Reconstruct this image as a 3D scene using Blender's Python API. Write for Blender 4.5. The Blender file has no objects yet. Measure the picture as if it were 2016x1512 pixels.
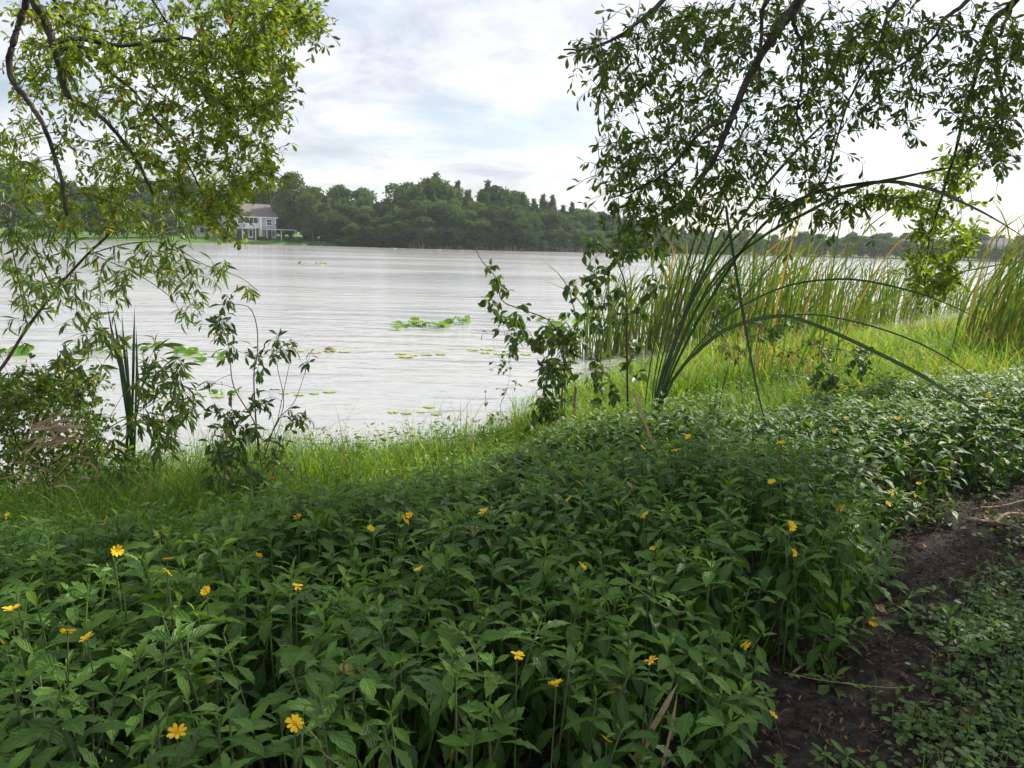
import bpy, math, random
import numpy as np
from mathutils import Matrix, Vector

# ------------------------------------------------------------------ camera, light, exposure
S = bpy.context.scene
COL = S.collection
W, H, F = 2016.0, 1512.0, 1582.0
EYE = np.array([0.0, 0.0, 2.25])
PITCH, ROLL = math.radians(10.05), math.radians(1.55)
_f = np.array([0, math.cos(PITCH), -math.sin(PITCH)])
_u0 = np.array([0, math.sin(PITCH), math.cos(PITCH)])
_x = np.array([1.0, 0, 0])
_r = math.cos(ROLL) * _x + math.sin(ROLL) * _u0
_u = -math.sin(ROLL) * _x + math.cos(ROLL) * _u0
cam_d = bpy.data.cameras.new('camera')
cam_d.sensor_fit = 'HORIZONTAL'; cam_d.sensor_width = 36.0
cam_d.lens = 36.0 * F / W
cam_d.clip_start = 0.05; cam_d.clip_end = 5000
cam = bpy.data.objects.new('camera', cam_d); COL.objects.link(cam)
cam.matrix_world = Matrix(((_r[0], _u[0], -_f[0], EYE[0]), (_r[1], _u[1], -_f[1], EYE[1]), (_r[2], _u[2], -_f[2], EYE[2]), (0, 0, 0, 1)))
S.camera = cam
SUN_AZ, SUN_EL = math.radians(50), math.radians(40)      # azimuth to the right of the view direction (+Y)
SUN = np.array([math.sin(SUN_AZ) * math.cos(SUN_EL), math.cos(SUN_AZ) * math.cos(SUN_EL), math.sin(SUN_EL)])
S.view_settings.view_transform = 'Standard'; S.view_settings.look = 'None'
S.view_settings.exposure = 0.52; S.view_settings.gamma = 1.0
S.view_settings.use_curve_mapping = False
S.render.engine = 'CYCLES'
try:
    S.cycles.use_denoising = True; S.cycles.denoiser = 'OPENIMAGEDENOISE'
    S.cycles.denoising_prefilter = 'ACCURATE'; S.cycles.denoising_input_passes = 'RGB_ALBEDO_NORMAL'
except Exception: pass
S.cycles.max_bounces = 8; S.cycles.diffuse_bounces = 3; S.cycles.glossy_bounces = 3
S.cycles.transmission_bounces = 5; S.cycles.transparent_max_bounces = 6
S.cycles.sample_clamp_indirect = 4.0
S.cycles.caustics_reflective = False; S.cycles.caustics_refractive = False

def world():
    w = bpy.data.worlds.new('World'); S.world = w; w.use_nodes = True
    nt = w.node_tree; N = nt.nodes; L = nt.links; N.clear()
    out = N.new('ShaderNodeOutputWorld'); bg = N.new('ShaderNodeBackground'); bg.inputs[1].default_value = 0.1
    L.new(bg.outputs[0], out.inputs[0])
    sky = N.new('ShaderNodeTexSky'); sky.sky_type = 'NISHITA'; sky.sun_disc = False
    sky.sun_elevation = SUN_EL; sky.sun_rotation = SUN_AZ; sky.air_density = 1.0; sky.dust_density = 1.5
    tc = N.new('ShaderNodeTexCoord')
    sep = N.new('ShaderNodeSeparateXYZ'); L.new(tc.outputs['Generated'], sep.inputs[0])
    def math_(op, a, b=None):
        n = N.new('ShaderNodeMath'); n.operation = op
        for i, s in enumerate((a, b)):
            if s is None: continue
            if isinstance(s, (int, float)): n.inputs[i].default_value = s
            else: L.new(s, n.inputs[i])
        return n.outputs[0]
    zz = math_('ADD', math_('MAXIMUM', sep.outputs[2], 0.0), 0.16)
    cx = math_('DIVIDE', sep.outputs[0], zz); cy = math_('DIVIDE', sep.outputs[1], zz)
    cmb = N.new('ShaderNodeCombineXYZ'); L.new(cx, cmb.inputs[0]); L.new(cy, cmb.inputs[1])
    def noise(scale, det, rough, off, dist=0.0):
        mp = N.new('ShaderNodeMapping'); mp.inputs['Location'].default_value = off; L.new(cmb.outputs[0], mp.inputs[0])
        n = N.new('ShaderNodeTexNoise'); n.inputs['Scale'].default_value = scale; n.inputs['Detail'].default_value = det
        n.inputs['Roughness'].default_value = rough; n.inputs['Distortion'].default_value = dist
        L.new(mp.outputs[0], n.inputs['Vector']); return n.outputs['Fac']
    def ramp(fac, stops):
        r = N.new('ShaderNodeValToRGB'); L.new(fac, r.inputs[0]); e = r.color_ramp.elements
        while len(e) < len(stops): e.new(0.5)
        for el, (p, c) in zip(e, stops): el.position = p; el.color = (*c, 1) if len(c) == 3 else c
        return r.outputs[0]
    cover = ramp(noise(1.05, 8, 0.58, (3.1, 1.7, 0), 0.3), [(0.38, (0.2,) * 3), (0.57, (0.95,) * 3)])
    shade = ramp(noise(1.9, 9, 0.6, (7.7, 2.2, 4), 0.5), [(0.33, (5.0, 5.3, 6.0)), (0.48, (6.8, 7.0, 7.4)), (0.64, (8.2, 8.2, 8.3))])
    mix = N.new('ShaderNodeMixRGB'); L.new(cover, mix.inputs[0]); L.new(sky.outputs[0], mix.inputs[1]); L.new(shade, mix.inputs[2])
    # bright veil of thin cloud around the sun
    vm = N.new('ShaderNodeVectorMath'); vm.operation = 'DOT_PRODUCT'; L.new(tc.outputs['Generated'], vm.inputs[0]); vm.inputs[1].default_value = tuple(SUN)
    gl = math_('POWER', math_('MAXIMUM', vm.outputs['Value'], 0.0), 5.0)
    gl2 = math_('ADD', 1.0, math_('MULTIPLY', gl, 0.45))
    sc = N.new('ShaderNodeVectorMath'); sc.operation = 'SCALE'; L.new(mix.outputs[0], sc.inputs[0]); L.new(gl2, sc.inputs['Scale'])
    L.new(sc.outputs[0], bg.inputs[0])
world()
sd = bpy.data.lights.new('sun', 'SUN'); sd.energy = 5.0; sd.angle = math.radians(0.6); sd.color = (1.0, 0.93, 0.82)
sun = bpy.data.objects.new('sun', sd); COL.objects.link(sun)
sun.rotation_euler = Vector(tuple(-SUN)).to_track_quat('-Z', 'Y').to_euler()

# ------------------------------------------------------------------ helpers
RNG = np.random.default_rng(11)
def P(px, py, D):
    """World point seen at full-size photo pixel (px, py), D metres along the view axis."""
    return EYE + D * (_f + (px - W / 2) / F * _r + (H / 2 - py) / F * _u)
def nrm(v):
    v = np.asarray(v, float); return v / np.maximum(np.linalg.norm(v, axis=-1, keepdims=True), 1e-9)
def smooth(a, b, x):
    t = np.clip((x - a) / (b - a), 0, 1); return t * t * (3 - 2 * t)
def hash2(ix, iy):
    s = np.sin(ix * 127.1 + iy * 311.7) * 43758.5453
    return s - np.floor(s)
def vnoise(x, y):
    ix, iy = np.floor(x), np.floor(y); fx, fy = x - ix, y - iy
    fx = fx * fx * (3 - 2 * fx); fy = fy * fy * (3 - 2 * fy)
    a, b, c, d = hash2(ix, iy), hash2(ix + 1, iy), hash2(ix, iy + 1), hash2(ix + 1, iy + 1)
    return (a * (1 - fx) + b * fx) * (1 - fy) + (c * (1 - fx) + d * fx) * fy
def fbm(x, y):
    return 0.55 * vnoise(x, y) + 0.3 * vnoise(2.1 * x + 5, 2.1 * y + 3) + 0.15 * vnoise(4.3 * x + 9, 4.3 * y + 1)
def poly_sd(pts, x, y):
    """signed distance to an open polyline; positive on its right-hand side"""
    x = np.asarray(x, float); y = np.asarray(y, float)
    best = np.full(x.shape, 1e9); sg = np.ones(x.shape)
    for (x0, y0), (x1, y1) in zip(pts[:-1], pts[1:]):
        dx, dy = x1 - x0, y1 - y0; L2 = dx * dx + dy * dy
        t = np.clip(((x - x0) * dx + (y - y0) * dy) / L2, 0, 1)
        d = np.hypot(x - x0 - t * dx, y - y0 - t * dy)
        c = -(dx * (y - y0) - dy * (x - x0))
        m = d < best - 1e-9
        best = np.where(m, d, best); sg = np.where(m, np.where(c >= 0, 1.0, -1.0), sg)
    return best * sg
SHORE = [(-40, 3.0), (-9, 4.6), (-4.6, 6.3), (-3.1, 7.5), (-1.8, 8.3), (-0.3, 9.3), (0.75, 12.3), (2.4, 14.6), (5.8, 17.8), (11.1, 22.5), (18.9, 29), (40, 44), (90, 62), (400, 120)]
FAR = [(-500, 120), (-150, 172), (-100, 182), (-72, 188), (-50, 194), (-38, 198), (-22, 195), (0, 197), (22, 214), (45, 236), (80, 250), (120, 258), (160, 262), (500, 300)]
def shore_d(x, y): return poly_sd(SHORE, x, y) + (fbm(np.asarray(x) * 0.9, np.asarray(y) * 0.9) - 0.5) * 0.9
def far_d(x, y): return -poly_sd(FAR, x, y)
def path_d(x, y):
    """distance to the right of the edge of the groundcover bed, over the dirt path"""
    return poly_sd([(-0.15, 0.9), (0.78, 2.1), (1.34, 2.75), (1.85, 3.5), (2.45, 4.4), (3.65, 5.5), (5.8, 7.0), (9, 9.3)], x, y)
def gz(x, y):
    x = np.asarray(x, float); y = np.asarray(y, float)
    s = shore_d(x, y)
    near = np.where(s > 0, 0.72 * (1 - np.exp(-s / 4.2)) * 1.15, s * 0.16)
    near = near + (fbm(x * 1.3 + 3, y * 1.3) - 0.5) * 0.10 * smooth(0.2, 2, s) + (vnoise(x * 9, y * 9) - 0.5) * 0.025 * smooth(0.2, 1, s)
    near = np.minimum(np.maximum(near, -1.6), 1.6)
    t = far_d(x, y)
    lawn = np.exp(-((x + 72) / 40.0) ** 2)
    farz = np.where(t > 0, (0.35 + 1.5 * lawn) * (1 - np.exp(-t / 10.0)) + 0.012 * np.maximum(t - 30, 0), -1.6)
    return np.where(y > 110, np.maximum(farz, -1.6), near)
def G(px, py, h=0.0):
    """where the ray through a photo pixel meets the ground raised by h (or the water)"""
    d = P(px, py, 1.0) - EYE; t = 0.8 * 1.004 ** np.arange(1300)
    q = EYE + d * t[:, None]; hit = (q[:, 2] <= gz(q[:, 0], q[:, 1]) + h) | (q[:, 2] <= 0)
    return q[int(np.argmax(hit))].copy()
def onground(x, y, h=0.0): return np.array([x, y, float(gz(x, y)) + h])

class MB:
    def __init__(s): s.v = []; s.f = []; s.a = []; s.n = 0
    def add(s, v, f, luv=None):
        v = np.asarray(v, float).reshape(-1, 3); f = np.asarray(f, int).reshape(-1, 3)
        if luv is None: luv = np.zeros_like(v)
        s.v.append(v); s.f.append(f + s.n); s.a.append(luv); s.n += len(v)
    def mesh(s, name, mat, origin=(0, 0, 0), smooth_=True):
        v = np.concatenate(s.v) - np.asarray(origin, float); f = np.concatenate(s.f); a = np.concatenate(s.a)
        m = bpy.data.meshes.new(name)
        m.vertices.add(len(v)); m.vertices.foreach_set('co', v.astype(np.float32).ravel())
        m.loops.add(len(f) * 3); m.loops.foreach_set('vertex_index', f.astype(np.int32).ravel())
        m.polygons.add(len(f)); m.polygons.foreach_set('loop_start', np.arange(0, len(f) * 3, 3, dtype=np.int32))
        m.polygons.foreach_set('use_smooth', np.full(len(f), smooth_))
        at = m.attributes.new('luv', 'FLOAT_VECTOR', 'POINT'); at.data.foreach_set('vector', a.astype(np.float32).ravel())
        m.update(calc_edges=True); m.materials.append(mat)
        return m
    def build(s, name, mat, parent=None, origin=None, smooth_=True):
        if origin is None: origin = parent.location if parent is not None else (0, 0, 0)
        m = s.mesh(name, mat, origin, smooth_)
        o = bpy.data.objects.new(name, m); COL.objects.link(o)
        if parent is not None: o.parent = parent
        else: o.location = tuple(origin)
        return o
def tag(o, label=None, cat=None, group=None, kind=None):
    if label: o['label'] = label
    if cat: o['category'] = cat
    if group: o['group'] = group
    if kind: o['kind'] = kind
    return o
def thing(name, label, cat, loc, group=None):
    o = bpy.data.objects.new(name, None); COL.objects.link(o); o.location = tuple(float(c) for c in loc); o.empty_display_size = 0.1
    return tag(o, label, cat, group)
def put(mesh, name, parent, pos, axes=None):
    """one object for a piece, with the local frame given by columns of axes"""
    o = bpy.data.objects.new(name, mesh); COL.objects.link(o)
    A = np.eye(3) if axes is None else axes
    b = np.array(parent.location) if parent is not None else np.zeros(3)
    p = np.asarray(pos) - b
    M = Matrix([[A[i][0], A[i][1], A[i][2], p[i]] for i in range(3)] + [[0, 0, 0, 1]])
    if parent is not None: o.parent = parent
    o.matrix_local = M
    return o
def tube(mb, path, rad, sides=6, var=0.0):
    path = np.asarray(path, float); n = len(path)
    rad = np.broadcast_to(np.asarray(rad, float), (n,))
    t = nrm(np.gradient(path, axis=0)); ref = np.array([0.3, 0.2, 1.0])
    a = nrm(np.cross(t, ref)); b = np.cross(t, a)
    th = np.arange(sides) * 2 * math.pi / sides
    v = path[:, None, :] + rad[:, None, None] * (np.cos(th)[None, :, None] * a[:, None, :] + np.sin(th)[None, :, None] * b[:, None, :])
    i = np.arange(n - 1)[:, None] * sides; j = np.arange(sides)[None, :]; k = (j + 1) % sides
    q0, q1, q2, q3 = i + j, i + k, i + sides + k, i + sides + j
    f = np.concatenate([np.stack([q0, q1, q2], -1).reshape(-1, 3), np.stack([q0, q2, q3], -1).reshape(-1, 3)])
    vv = np.concatenate([v.reshape(-1, 3), path[-1:] + t[-1:] * rad[-1]])
    tip = n * sides; base = (n - 1) * sides
    f = np.concatenate([f, np.array([[base + q, base + (q + 1) % sides, tip] for q in range(sides)])])
    luv = np.zeros_like(vv); luv[:, 2] = var
    mb.add(vv, f, luv)
def spline(pts, n):
    """Catmull-Rom through the points"""
    p = np.asarray(pts, float)
    if len(p) == 2: return p[0] + (p[1] - p[0]) * np.linspace(0, 1, n)[:, None]
    q = np.vstack([2 * p[0] - p[1], p, 2 * p[-1] - p[-2]])
    out = []
    for t in np.linspace(0, len(p) - 1 - 1e-6, n):
        i = int(t); s = t - i; a, b, c, d = q[i], q[i + 1], q[i + 2], q[i + 3]
        out.append(0.5 * (2 * b + (c - a) * s + (2 * a - 5 * b + 4 * c - d) * s * s + (3 * b - a - 3 * c + d) * s ** 3))
    return np.array(out)
def ribbon(mb, path, width, side, var=0.0, fold=0.25, taper=True):
    """a long blade with a shallow V section; side = rough direction across the blade"""
    path = np.asarray(path, float); n = len(path)
    t = nrm(np.gradient(path, axis=0)); s = np.broadcast_to(np.asarray(side, float), (n, 3))
    x = nrm(s - (s * t).sum(1, keepdims=True) * t); nn = np.cross(x, t)
    u = np.linspace(0, 1, n)
    w = np.broadcast_to(np.asarray(width, float), (n,)) * (np.minimum(1, (1 - u) * 3.2 + 0.03) if taper else 1.0)
    l = path - x * w[:, None] / 2 + nn * (w * fold)[:, None]; r = path + x * w[:, None] / 2 + nn * (w * fold)[:, None]
    v = np.concatenate([l, path, r])
    luv = np.zeros_like(v); luv[:n, 0] = -1; luv[2 * n:, 0] = 1; luv[:, 1] = np.tile(u, 3); luv[:, 2] = var
    i = np.arange(n - 1)
    f = []
    for a, b in ((0, n), (n, 2 * n)):
        f += [np.stack([a + i, b + i, b + i + 1], 1), np.stack([a + i, b + i + 1, a + i + 1], 1)]
    mb.add(v, np.concatenate(f), luv)
def box(mb, c, s, rz=0.0, org=(0, 0, 0)):
    v = np.array([[x, y, z] for x in (-.5, .5) for y in (-.5, .5) for z in (-.5, .5)]) * np.asarray(s, float) + np.asarray(c, float)
    cs, sn = math.cos(rz), math.sin(rz)
    v = v @ np.array([[cs, sn, 0], [-sn, cs, 0], [0, 0, 1]]) + np.asarray(org, float)
    f = [(0, 1, 3), (0, 3, 2), (4, 6, 7), (4, 7, 5), (0, 4, 5), (0, 5, 1), (2, 3, 7), (2, 7, 6), (0, 2, 6), (0, 6, 4), (1, 5, 7), (1, 7, 3)]
    mb.add(v, f)

# ---- leaf templates: base at origin, along +Y (length 1), normal +Z
def leaf_tpl(profile, fold=0.18, droop=0.25, teeth=0.0, wave=0.0):
    """profile: [(along, half width)] with the first and last width zero"""
    pr = list(profile); n = len(pr)
    v = []; luv = []
    for k, (t, w) in enumerate(pr):
        z = -droop * t * t
        v.append((0, t, z)); luv.append((0, t, 0))
    idx = {}
    for sgn in (-1, 1):
        for k in range(1, n - 1):
            t, w = pr[k]
            tt = teeth if t > 0.4 else 0.0; ty = t + (-tt * 0.4 if k % 2 else tt); w2 = w * (1 + (-tt * 1.5 if k % 2 else tt * 2.2))
            idx[(sgn, k)] = len(v)
            v.append((sgn * w2, ty, -droop * t * t + fold * w + wave * w * math.sin(k * 2.3 + sgn)))
            luv.append((sgn, t, 0))
    f = []
    for sgn in (-1, 1):
        g = []
        g.append((0, idx[(sgn, 1)], 1))
        for k in range(1, n - 2):
            g.append((k, idx[(sgn, k)], idx[(sgn, k + 1)])); g.append((k, idx[(sgn, k + 1)], k + 1))
        g.append((n - 2, idx[(sgn, n - 2)], n - 1))
        f += g if sgn < 0 else [(a, c, b) for a, b, c in g]
    f = [(a, c, b) for a, b, c in f]
    return np.array(v, float), np.array(f), np.array(luv, float)
T_OAK = leaf_tpl([(0, 0), (0.12, 0.018), (0.4, 0.10), (0.68, 0.145), (0.88, 0.10), (1, 0)], fold=0.35, droop=0.14)
T_OAKS = leaf_tpl([(0, 0), (0.35, 0.1), (0.72, 0.15), (1, 0)], fold=0.35, droop=0.14)
T_WED = leaf_tpl([(0, 0), (0.14, 0.03), (0.28, 0.082), (0.4, 0.13), (0.5, 0.165), (0.58, 0.172), (0.66, 0.165), (0.74, 0.14), (0.82, 0.105), (0.9, 0.058), (1, 0)], fold=0.32, droop=0.36, teeth=0.022, wave=0.14)
T_WEDS = leaf_tpl([(0, 0), (0.25, 0.085), (0.55, 0.175), (0.78, 0.115), (1, 0)], fold=0.28, droop=0.34)
T_LANCE = leaf_tpl([(0, 0), (0.15, 0.045), (0.4, 0.075), (0.65, 0.06), (0.85, 0.028), (1, 0)], fold=0.35, droop=0.3)
T_OVATE = leaf_tpl([(0, 0), (0.08, 0.02), (0.2, 0.17), (0.42, 0.25), (0.65, 0.2), (0.85, 0.085), (1, 0)], fold=0.3, droop=0.28, wave=0.1)
T_HEART = leaf_tpl([(0, 0), (0.04, 0.26), (0.22, 0.36), (0.5, 0.28), (0.78, 0.1), (1, 0)], fold=0.22, droop=0.25, wave=0.15)
T_ROUND = leaf_tpl([(0, 0), (0.22, 0.3), (0.6, 0.42), (0.88, 0.26), (1, 0)], fold=0.1, droop=0.1)
T_DEAD = leaf_tpl([(0, 0), (0.1, 0.1), (0.3, 0.24), (0.55, 0.3), (0.78, 0.2), (1, 0)], fold=0.75, droop=-0.35, wave=0.5)

def frames(dirs, ups, scale, wid=1.0):
    """(N,3,3) local axes as columns for leaves pointing along dirs with normals near ups"""
    y = nrm(dirs); z = nrm(ups - (ups * y).sum(-1, keepdims=True) * y); x = np.cross(y, z)
    s = np.asarray(scale, float).reshape(-1, 1)
    return np.stack([x * s * wid, y * s, z * s], -1)
def add_leaves(mb, tpl, pos, A, var):
    v, f, l = tpl; n = len(pos)
    if n == 0: return
    vv = np.einsum('nij,kj->nki', A, v) + pos[:, None, :]
    luv = np.tile(l[None], (n, 1, 1)); luv[:, :, 2] = np.asarray(var).reshape(-1, 1)
    ff = f[None] + (np.arange(n) * len(v))[:, None, None]
    mb.add(vv.reshape(-1, 3), ff.reshape(-1, 3), luv.reshape(-1, 3))
def tpl_mesh(name, tpl, mat, var=0.5):
    mb = MB(); v, f, l = tpl; l = l.copy(); l[:, 2] = var; mb.add(v, f, l); return mb.mesh(name, mat)

# ------------------------------------------------------------------ materials
def new_mat(name):
    m = bpy.data.materials.new(name); m.use_nodes = True; nt = m.node_tree; nt.nodes.clear()
    return m, nt.nodes, nt.links
def leaf_mat(name, stops, trans=0.4, rough=0.42, spec=0.4, tgain=(1.9, 1.75, 0.55), rib=1.5, vein=0.25, jitter=0.3, sheen_n=14.0, tip=0.0):
    m, N, L = new_mat(name)
    out = N.new('ShaderNodeOutputMaterial'); at = N.new('ShaderNodeAttribute'); at.attribute_name = 'luv'
    sep = N.new('ShaderNodeSeparateXYZ'); L.new(at.outputs['Vector'], sep.inputs[0])
    oi = N.new('ShaderNodeObjectInfo')
    def M(op, a, b=0.0, c=None):
        n = N.new('ShaderNodeMath'); n.operation = op
        for i, s in enumerate((a, b, c)):
            if s is None: continue
            if isinstance(s, (int, float)): n.inputs[i].default_value = s
            else: L.new(s, n.inputs[i])
        return n.outputs[0]
    key = M('ADD', sep.outputs[2], M('MULTIPLY', M('SUBTRACT', oi.outputs['Random'], 0.5), jitter))
    r = N.new('ShaderNodeValToRGB'); L.new(key, r.inputs[0]); e = r.color_ramp.elements
    while len(e) < len(stops): e.new(0.5)
    for el, (p, c) in zip(e, stops): el.position = p; el.color = (*c, 1)
    au = M('ABSOLUTE', sep.outputs[0])
    ribf = M('MULTIPLY', M('LESS_THAN', au, 0.10), 0.55)
    tc = N.new('ShaderNodeTexCoord'); nz = N.new('ShaderNodeTexNoise'); nz.inputs['Scale'].default_value = 35; nz.inputs['Detail'].default_value = 2
    L.new(tc.outputs['Object'], nz.inputs['Vector'])
    mot = M('ADD', 0.75, M('MULTIPLY', nz.outputs['Fac'], 0.5))
    br = N.new('ShaderNodeVectorMath'); br.operation = 'SCALE'; L.new(r.outputs[0], br.inputs[0]); L.new(mot, br.inputs['Scale'])
    mr = N.new('ShaderNodeMixRGB'); L.new(ribf, mr.inputs[0]); L.new(br.outputs[0], mr.inputs[1])
    br2 = N.new('ShaderNodeVectorMath'); br2.operation = 'MULTIPLY'; L.new(br.outputs[0], br2.inputs[0]); br2.inputs[1].default_value = (rib * 1.1, rib, rib)
    L.new(br2.outputs[0], mr.inputs[2])
    if tip > 0:
        tf = N.new('ShaderNodeMapRange'); tf.inputs[1].default_value = 1 - tip; tf.inputs[2].default_value = 1.0; L.new(M('ADD', sep.outputs[1], M('MULTIPLY', M('SUBTRACT', nz.outputs['Fac'], 0.5), 0.25)), tf.inputs[0])
        m3 = N.new('ShaderNodeMixRGB'); L.new(tf.outputs[0], m3.inputs[0]); L.new(mr.outputs[0], m3.inputs[1]); m3.inputs[2].default_value = (0.2, 0.125, 0.06, 1); mr = m3
    pb = N.new('ShaderNodeBsdfPrincipled'); L.new(mr.outputs[0], pb.inputs['Base Color'])
    pb.inputs['Roughness'].default_value = rough; pb.inputs['Specular IOR Level'].default_value = spec
    tb = N.new('ShaderNodeBsdfTranslucent')
    tm = N.new('ShaderNodeVectorMath'); tm.operation = 'MULTIPLY'; L.new(mr.outputs[0], tm.inputs[0]); tm.inputs[1].default_value = tgain
    L.new(tm.outputs[0], tb.inputs['Color'])
    if vein > 0:
        ph = M('ADD', M('MULTIPLY', sep.outputs[1], 40.0), M('MULTIPLY', au, -sheen_n))
        bh = M('ADD', M('MULTIPLY', M('SINE', ph), 0.5), M('MULTIPLY', M('MINIMUM', au, 0.25), 4.0))
        bp = N.new('ShaderNodeBump'); bp.inputs['Strength'].default_value = vein; bp.inputs['Distance'].default_value = 0.002
        L.new(bh, bp.inputs['Height']); L.new(bp.outputs[0], pb.inputs['Normal'])
    mx = N.new('ShaderNodeMixShader'); mx.inputs[0].default_value = trans
    L.new(pb.outputs[0], mx.inputs[1]); L.new(tb.outputs[0], mx.inputs[2]); L.new(mx.outputs[0], out.inputs[0])
    return m
def noise_mat(name, c1, c2, scale=8.0, rough=0.8, bump=0.3, detail=6, stretch=(1, 1, 1), spec=0.2, dist=0.01, lo=0.35, hi=0.65):
    m, N, L = new_mat(name)
    out = N.new('ShaderNodeOutputMaterial'); pb = N.new('ShaderNodeBsdfPrincipled'); L.new(pb.outputs[0], out.inputs[0])
    tc = N.new('ShaderNodeTexCoord'); mp = N.new('ShaderNodeMapping'); mp.inputs['Scale'].default_value = stretch; L.new(tc.outputs['Object'], mp.inputs[0])
    nz = N.new('ShaderNodeTexNoise'); nz.inputs['Scale'].default_value = scale; nz.inputs['Detail'].default_value = detail; L.new(mp.outputs[0], nz.inputs['Vector'])
    r = N.new('ShaderNodeValToRGB'); L.new(nz.outputs['Fac'], r.inputs[0]); e = r.color_ramp.elements
    e[0].position = lo; e[0].color = (*c1, 1); e[1].position = hi; e[1].color = (*c2, 1)
    L.new(r.outputs[0], pb.inputs['Base Color']); pb.inputs['Roughness'].default_value = rough; pb.inputs['Specular IOR Level'].default_value = spec
    if bump > 0:
        b = N.new('ShaderNodeBump'); b.inputs['Strength'].default_value = bump; b.inputs['Distance'].default_value = dist; L.new(nz.outputs['Fac'], b.inputs['Height']); L.new(b.outputs[0], pb.inputs['Normal'])
    return m
M_OAK_L = leaf_mat('oak_leaf_yellowgreen', [(0.0, (0.065, 0.1, 0.018)), (0.45, (0.1, 0.15, 0.022)), (0.85, (0.18, 0.23, 0.03)), (0.97, (0.24, 0.17, 0.03)), (1, (0.28, 0.12, 0.03))], trans=0.55, rough=0.42, spec=0.3, vein=0, tgain=(1.95, 1.95, 0.5), jitter=0.08)
M_OAK_R = leaf_mat('oak_leaf_green', [(0.0, (0.036, 0.074, 0.015)), (0.5, (0.06, 0.115, 0.018)), (0.93, (0.12, 0.19, 0.024)), (0.98, (0.2, 0.13, 0.03)), (1, (0.26, 0.09, 0.03))], trans=0.52, rough=0.42, spec=0.3, vein=0)
M_OAK_SUNLIT = leaf_mat('oak_leaf_sunlit', [(0.0, (0.045, 0.085, 0.015)), (0.5, (0.08, 0.145, 0.02)), (1.0, (0.15, 0.21, 0.028))], trans=0.52, rough=0.45, spec=0.25, vein=0, tgain=(2.0, 1.9, 0.5))  # lighter copy of the oak leaf, sunlight on the low sprays painted in
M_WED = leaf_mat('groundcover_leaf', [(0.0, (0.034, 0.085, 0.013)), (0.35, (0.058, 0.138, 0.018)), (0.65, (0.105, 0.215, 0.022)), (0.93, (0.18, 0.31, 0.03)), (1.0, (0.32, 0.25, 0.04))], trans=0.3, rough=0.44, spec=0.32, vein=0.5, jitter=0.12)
M_GRASS = leaf_mat('grass_blade', [(0.0, (0.05, 0.125, 0.02)), (0.5, (0.10, 0.215, 0.028)), (0.85, (0.18, 0.31, 0.04)), (1.0, (0.32, 0.27, 0.13))], trans=0.45, rough=0.5, spec=0.3, vein=0)
M_WILLOW = leaf_mat('willow_leaf', [(0.0, (0.05, 0.1, 0.025)), (0.5, (0.075, 0.14, 0.03)), (0.9, (0.13, 0.2, 0.03)), (1.0, (0.3, 0.25, 0.03))], trans=0.38, rough=0.42, spec=0.35, vein=0.1)
M_SAP = leaf_mat('sapling_leaf', [(0.0, (0.035, 0.075, 0.022)), (0.5, (0.055, 0.11, 0.028)), (0.9, (0.1, 0.17, 0.03)), (1.0, (0.3, 0.17, 0.04))], trans=0.33, rough=0.42, spec=0.4, vein=0.3)
M_CAT = leaf_mat('cattail_blade', [(0.0, (0.016, 0.04, 0.02)), (0.5, (0.024, 0.06, 0.025)), (1.0, (0.045, 0.09, 0.027))], trans=0.12, rough=0.38, spec=0.45, vein=0, rib=1.2, tip=0.08)
M_REED = leaf_mat('reed_blade', [(0.0, (0.045, 0.1, 0.022)), (0.5, (0.09, 0.16, 0.03)), (0.8, (0.18, 0.21, 0.05)), (0.92, (0.24, 0.17, 0.09)), (1.0, (0.22, 0.13, 0.075))], trans=0.36, rough=0.5, spec=0.3, vein=0, rib=1.1, jitter=0.06, tip=0.15)
M_DRYREED = leaf_mat('dry_reed', [(0.0, (0.22, 0.14, 0.075)), (0.5, (0.36, 0.25, 0.15)), (1.0, (0.48, 0.36, 0.24))], trans=0.12, rough=0.7, spec=0.2, vein=0, rib=1.05, tgain=(1.1, 1, 0.9))
M_DEAD = leaf_mat('dead_leaf', [(0.0, (0.03, 0.022, 0.017)), (0.4, (0.11, 0.065, 0.042)), (1.0, (0.32, 0.18, 0.09))], trans=0.1, rough=0.6, spec=0.3, vein=0.5, tgain=(1.1, 0.9, 0.8))
M_CLOVER = leaf_mat('clover_leaf', [(0.0, (0.05, 0.1, 0.025)), (0.5, (0.085, 0.16, 0.04)), (1.0, (0.15, 0.24, 0.06))], trans=0.3, rough=0.5, spec=0.35, vein=0)
M_PAD = leaf_mat('lily_pad_leaf', [(0.0, (0.05, 0.13, 0.022)), (0.5, (0.1, 0.24, 0.03)), (0.9, (0.24, 0.36, 0.06)), (1.0, (0.3, 0.26, 0.08))], trans=0.3, rough=0.55, spec=0.2, vein=0, sheen_n=4)
M_PADF = leaf_mat('floating_pad', [(0.0, (0.22, 0.34, 0.1)), (0.6, (0.36, 0.46, 0.16)), (1.0, (0.42, 0.34, 0.18))], trans=0.1, rough=0.5, spec=0.3, vein=0)
M_FAR = leaf_mat('far_tree_leaf', [(0.0, (0.026, 0.064, 0.02)), (0.5, (0.046, 0.102, 0.026)), (1.0, (0.085, 0.152, 0.034))], trans=0.3, rough=0.7, spec=0.06, vein=0, jitter=0.8)
M_FARY = leaf_mat('far_sycamore_leaf', [(0.0, (0.045, 0.08, 0.022)), (0.5, (0.075, 0.115, 0.028)), (1.0, (0.13, 0.16, 0.04))], trans=0.3, rough=0.7, spec=0.06, vein=0, jitter=0.2)
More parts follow.
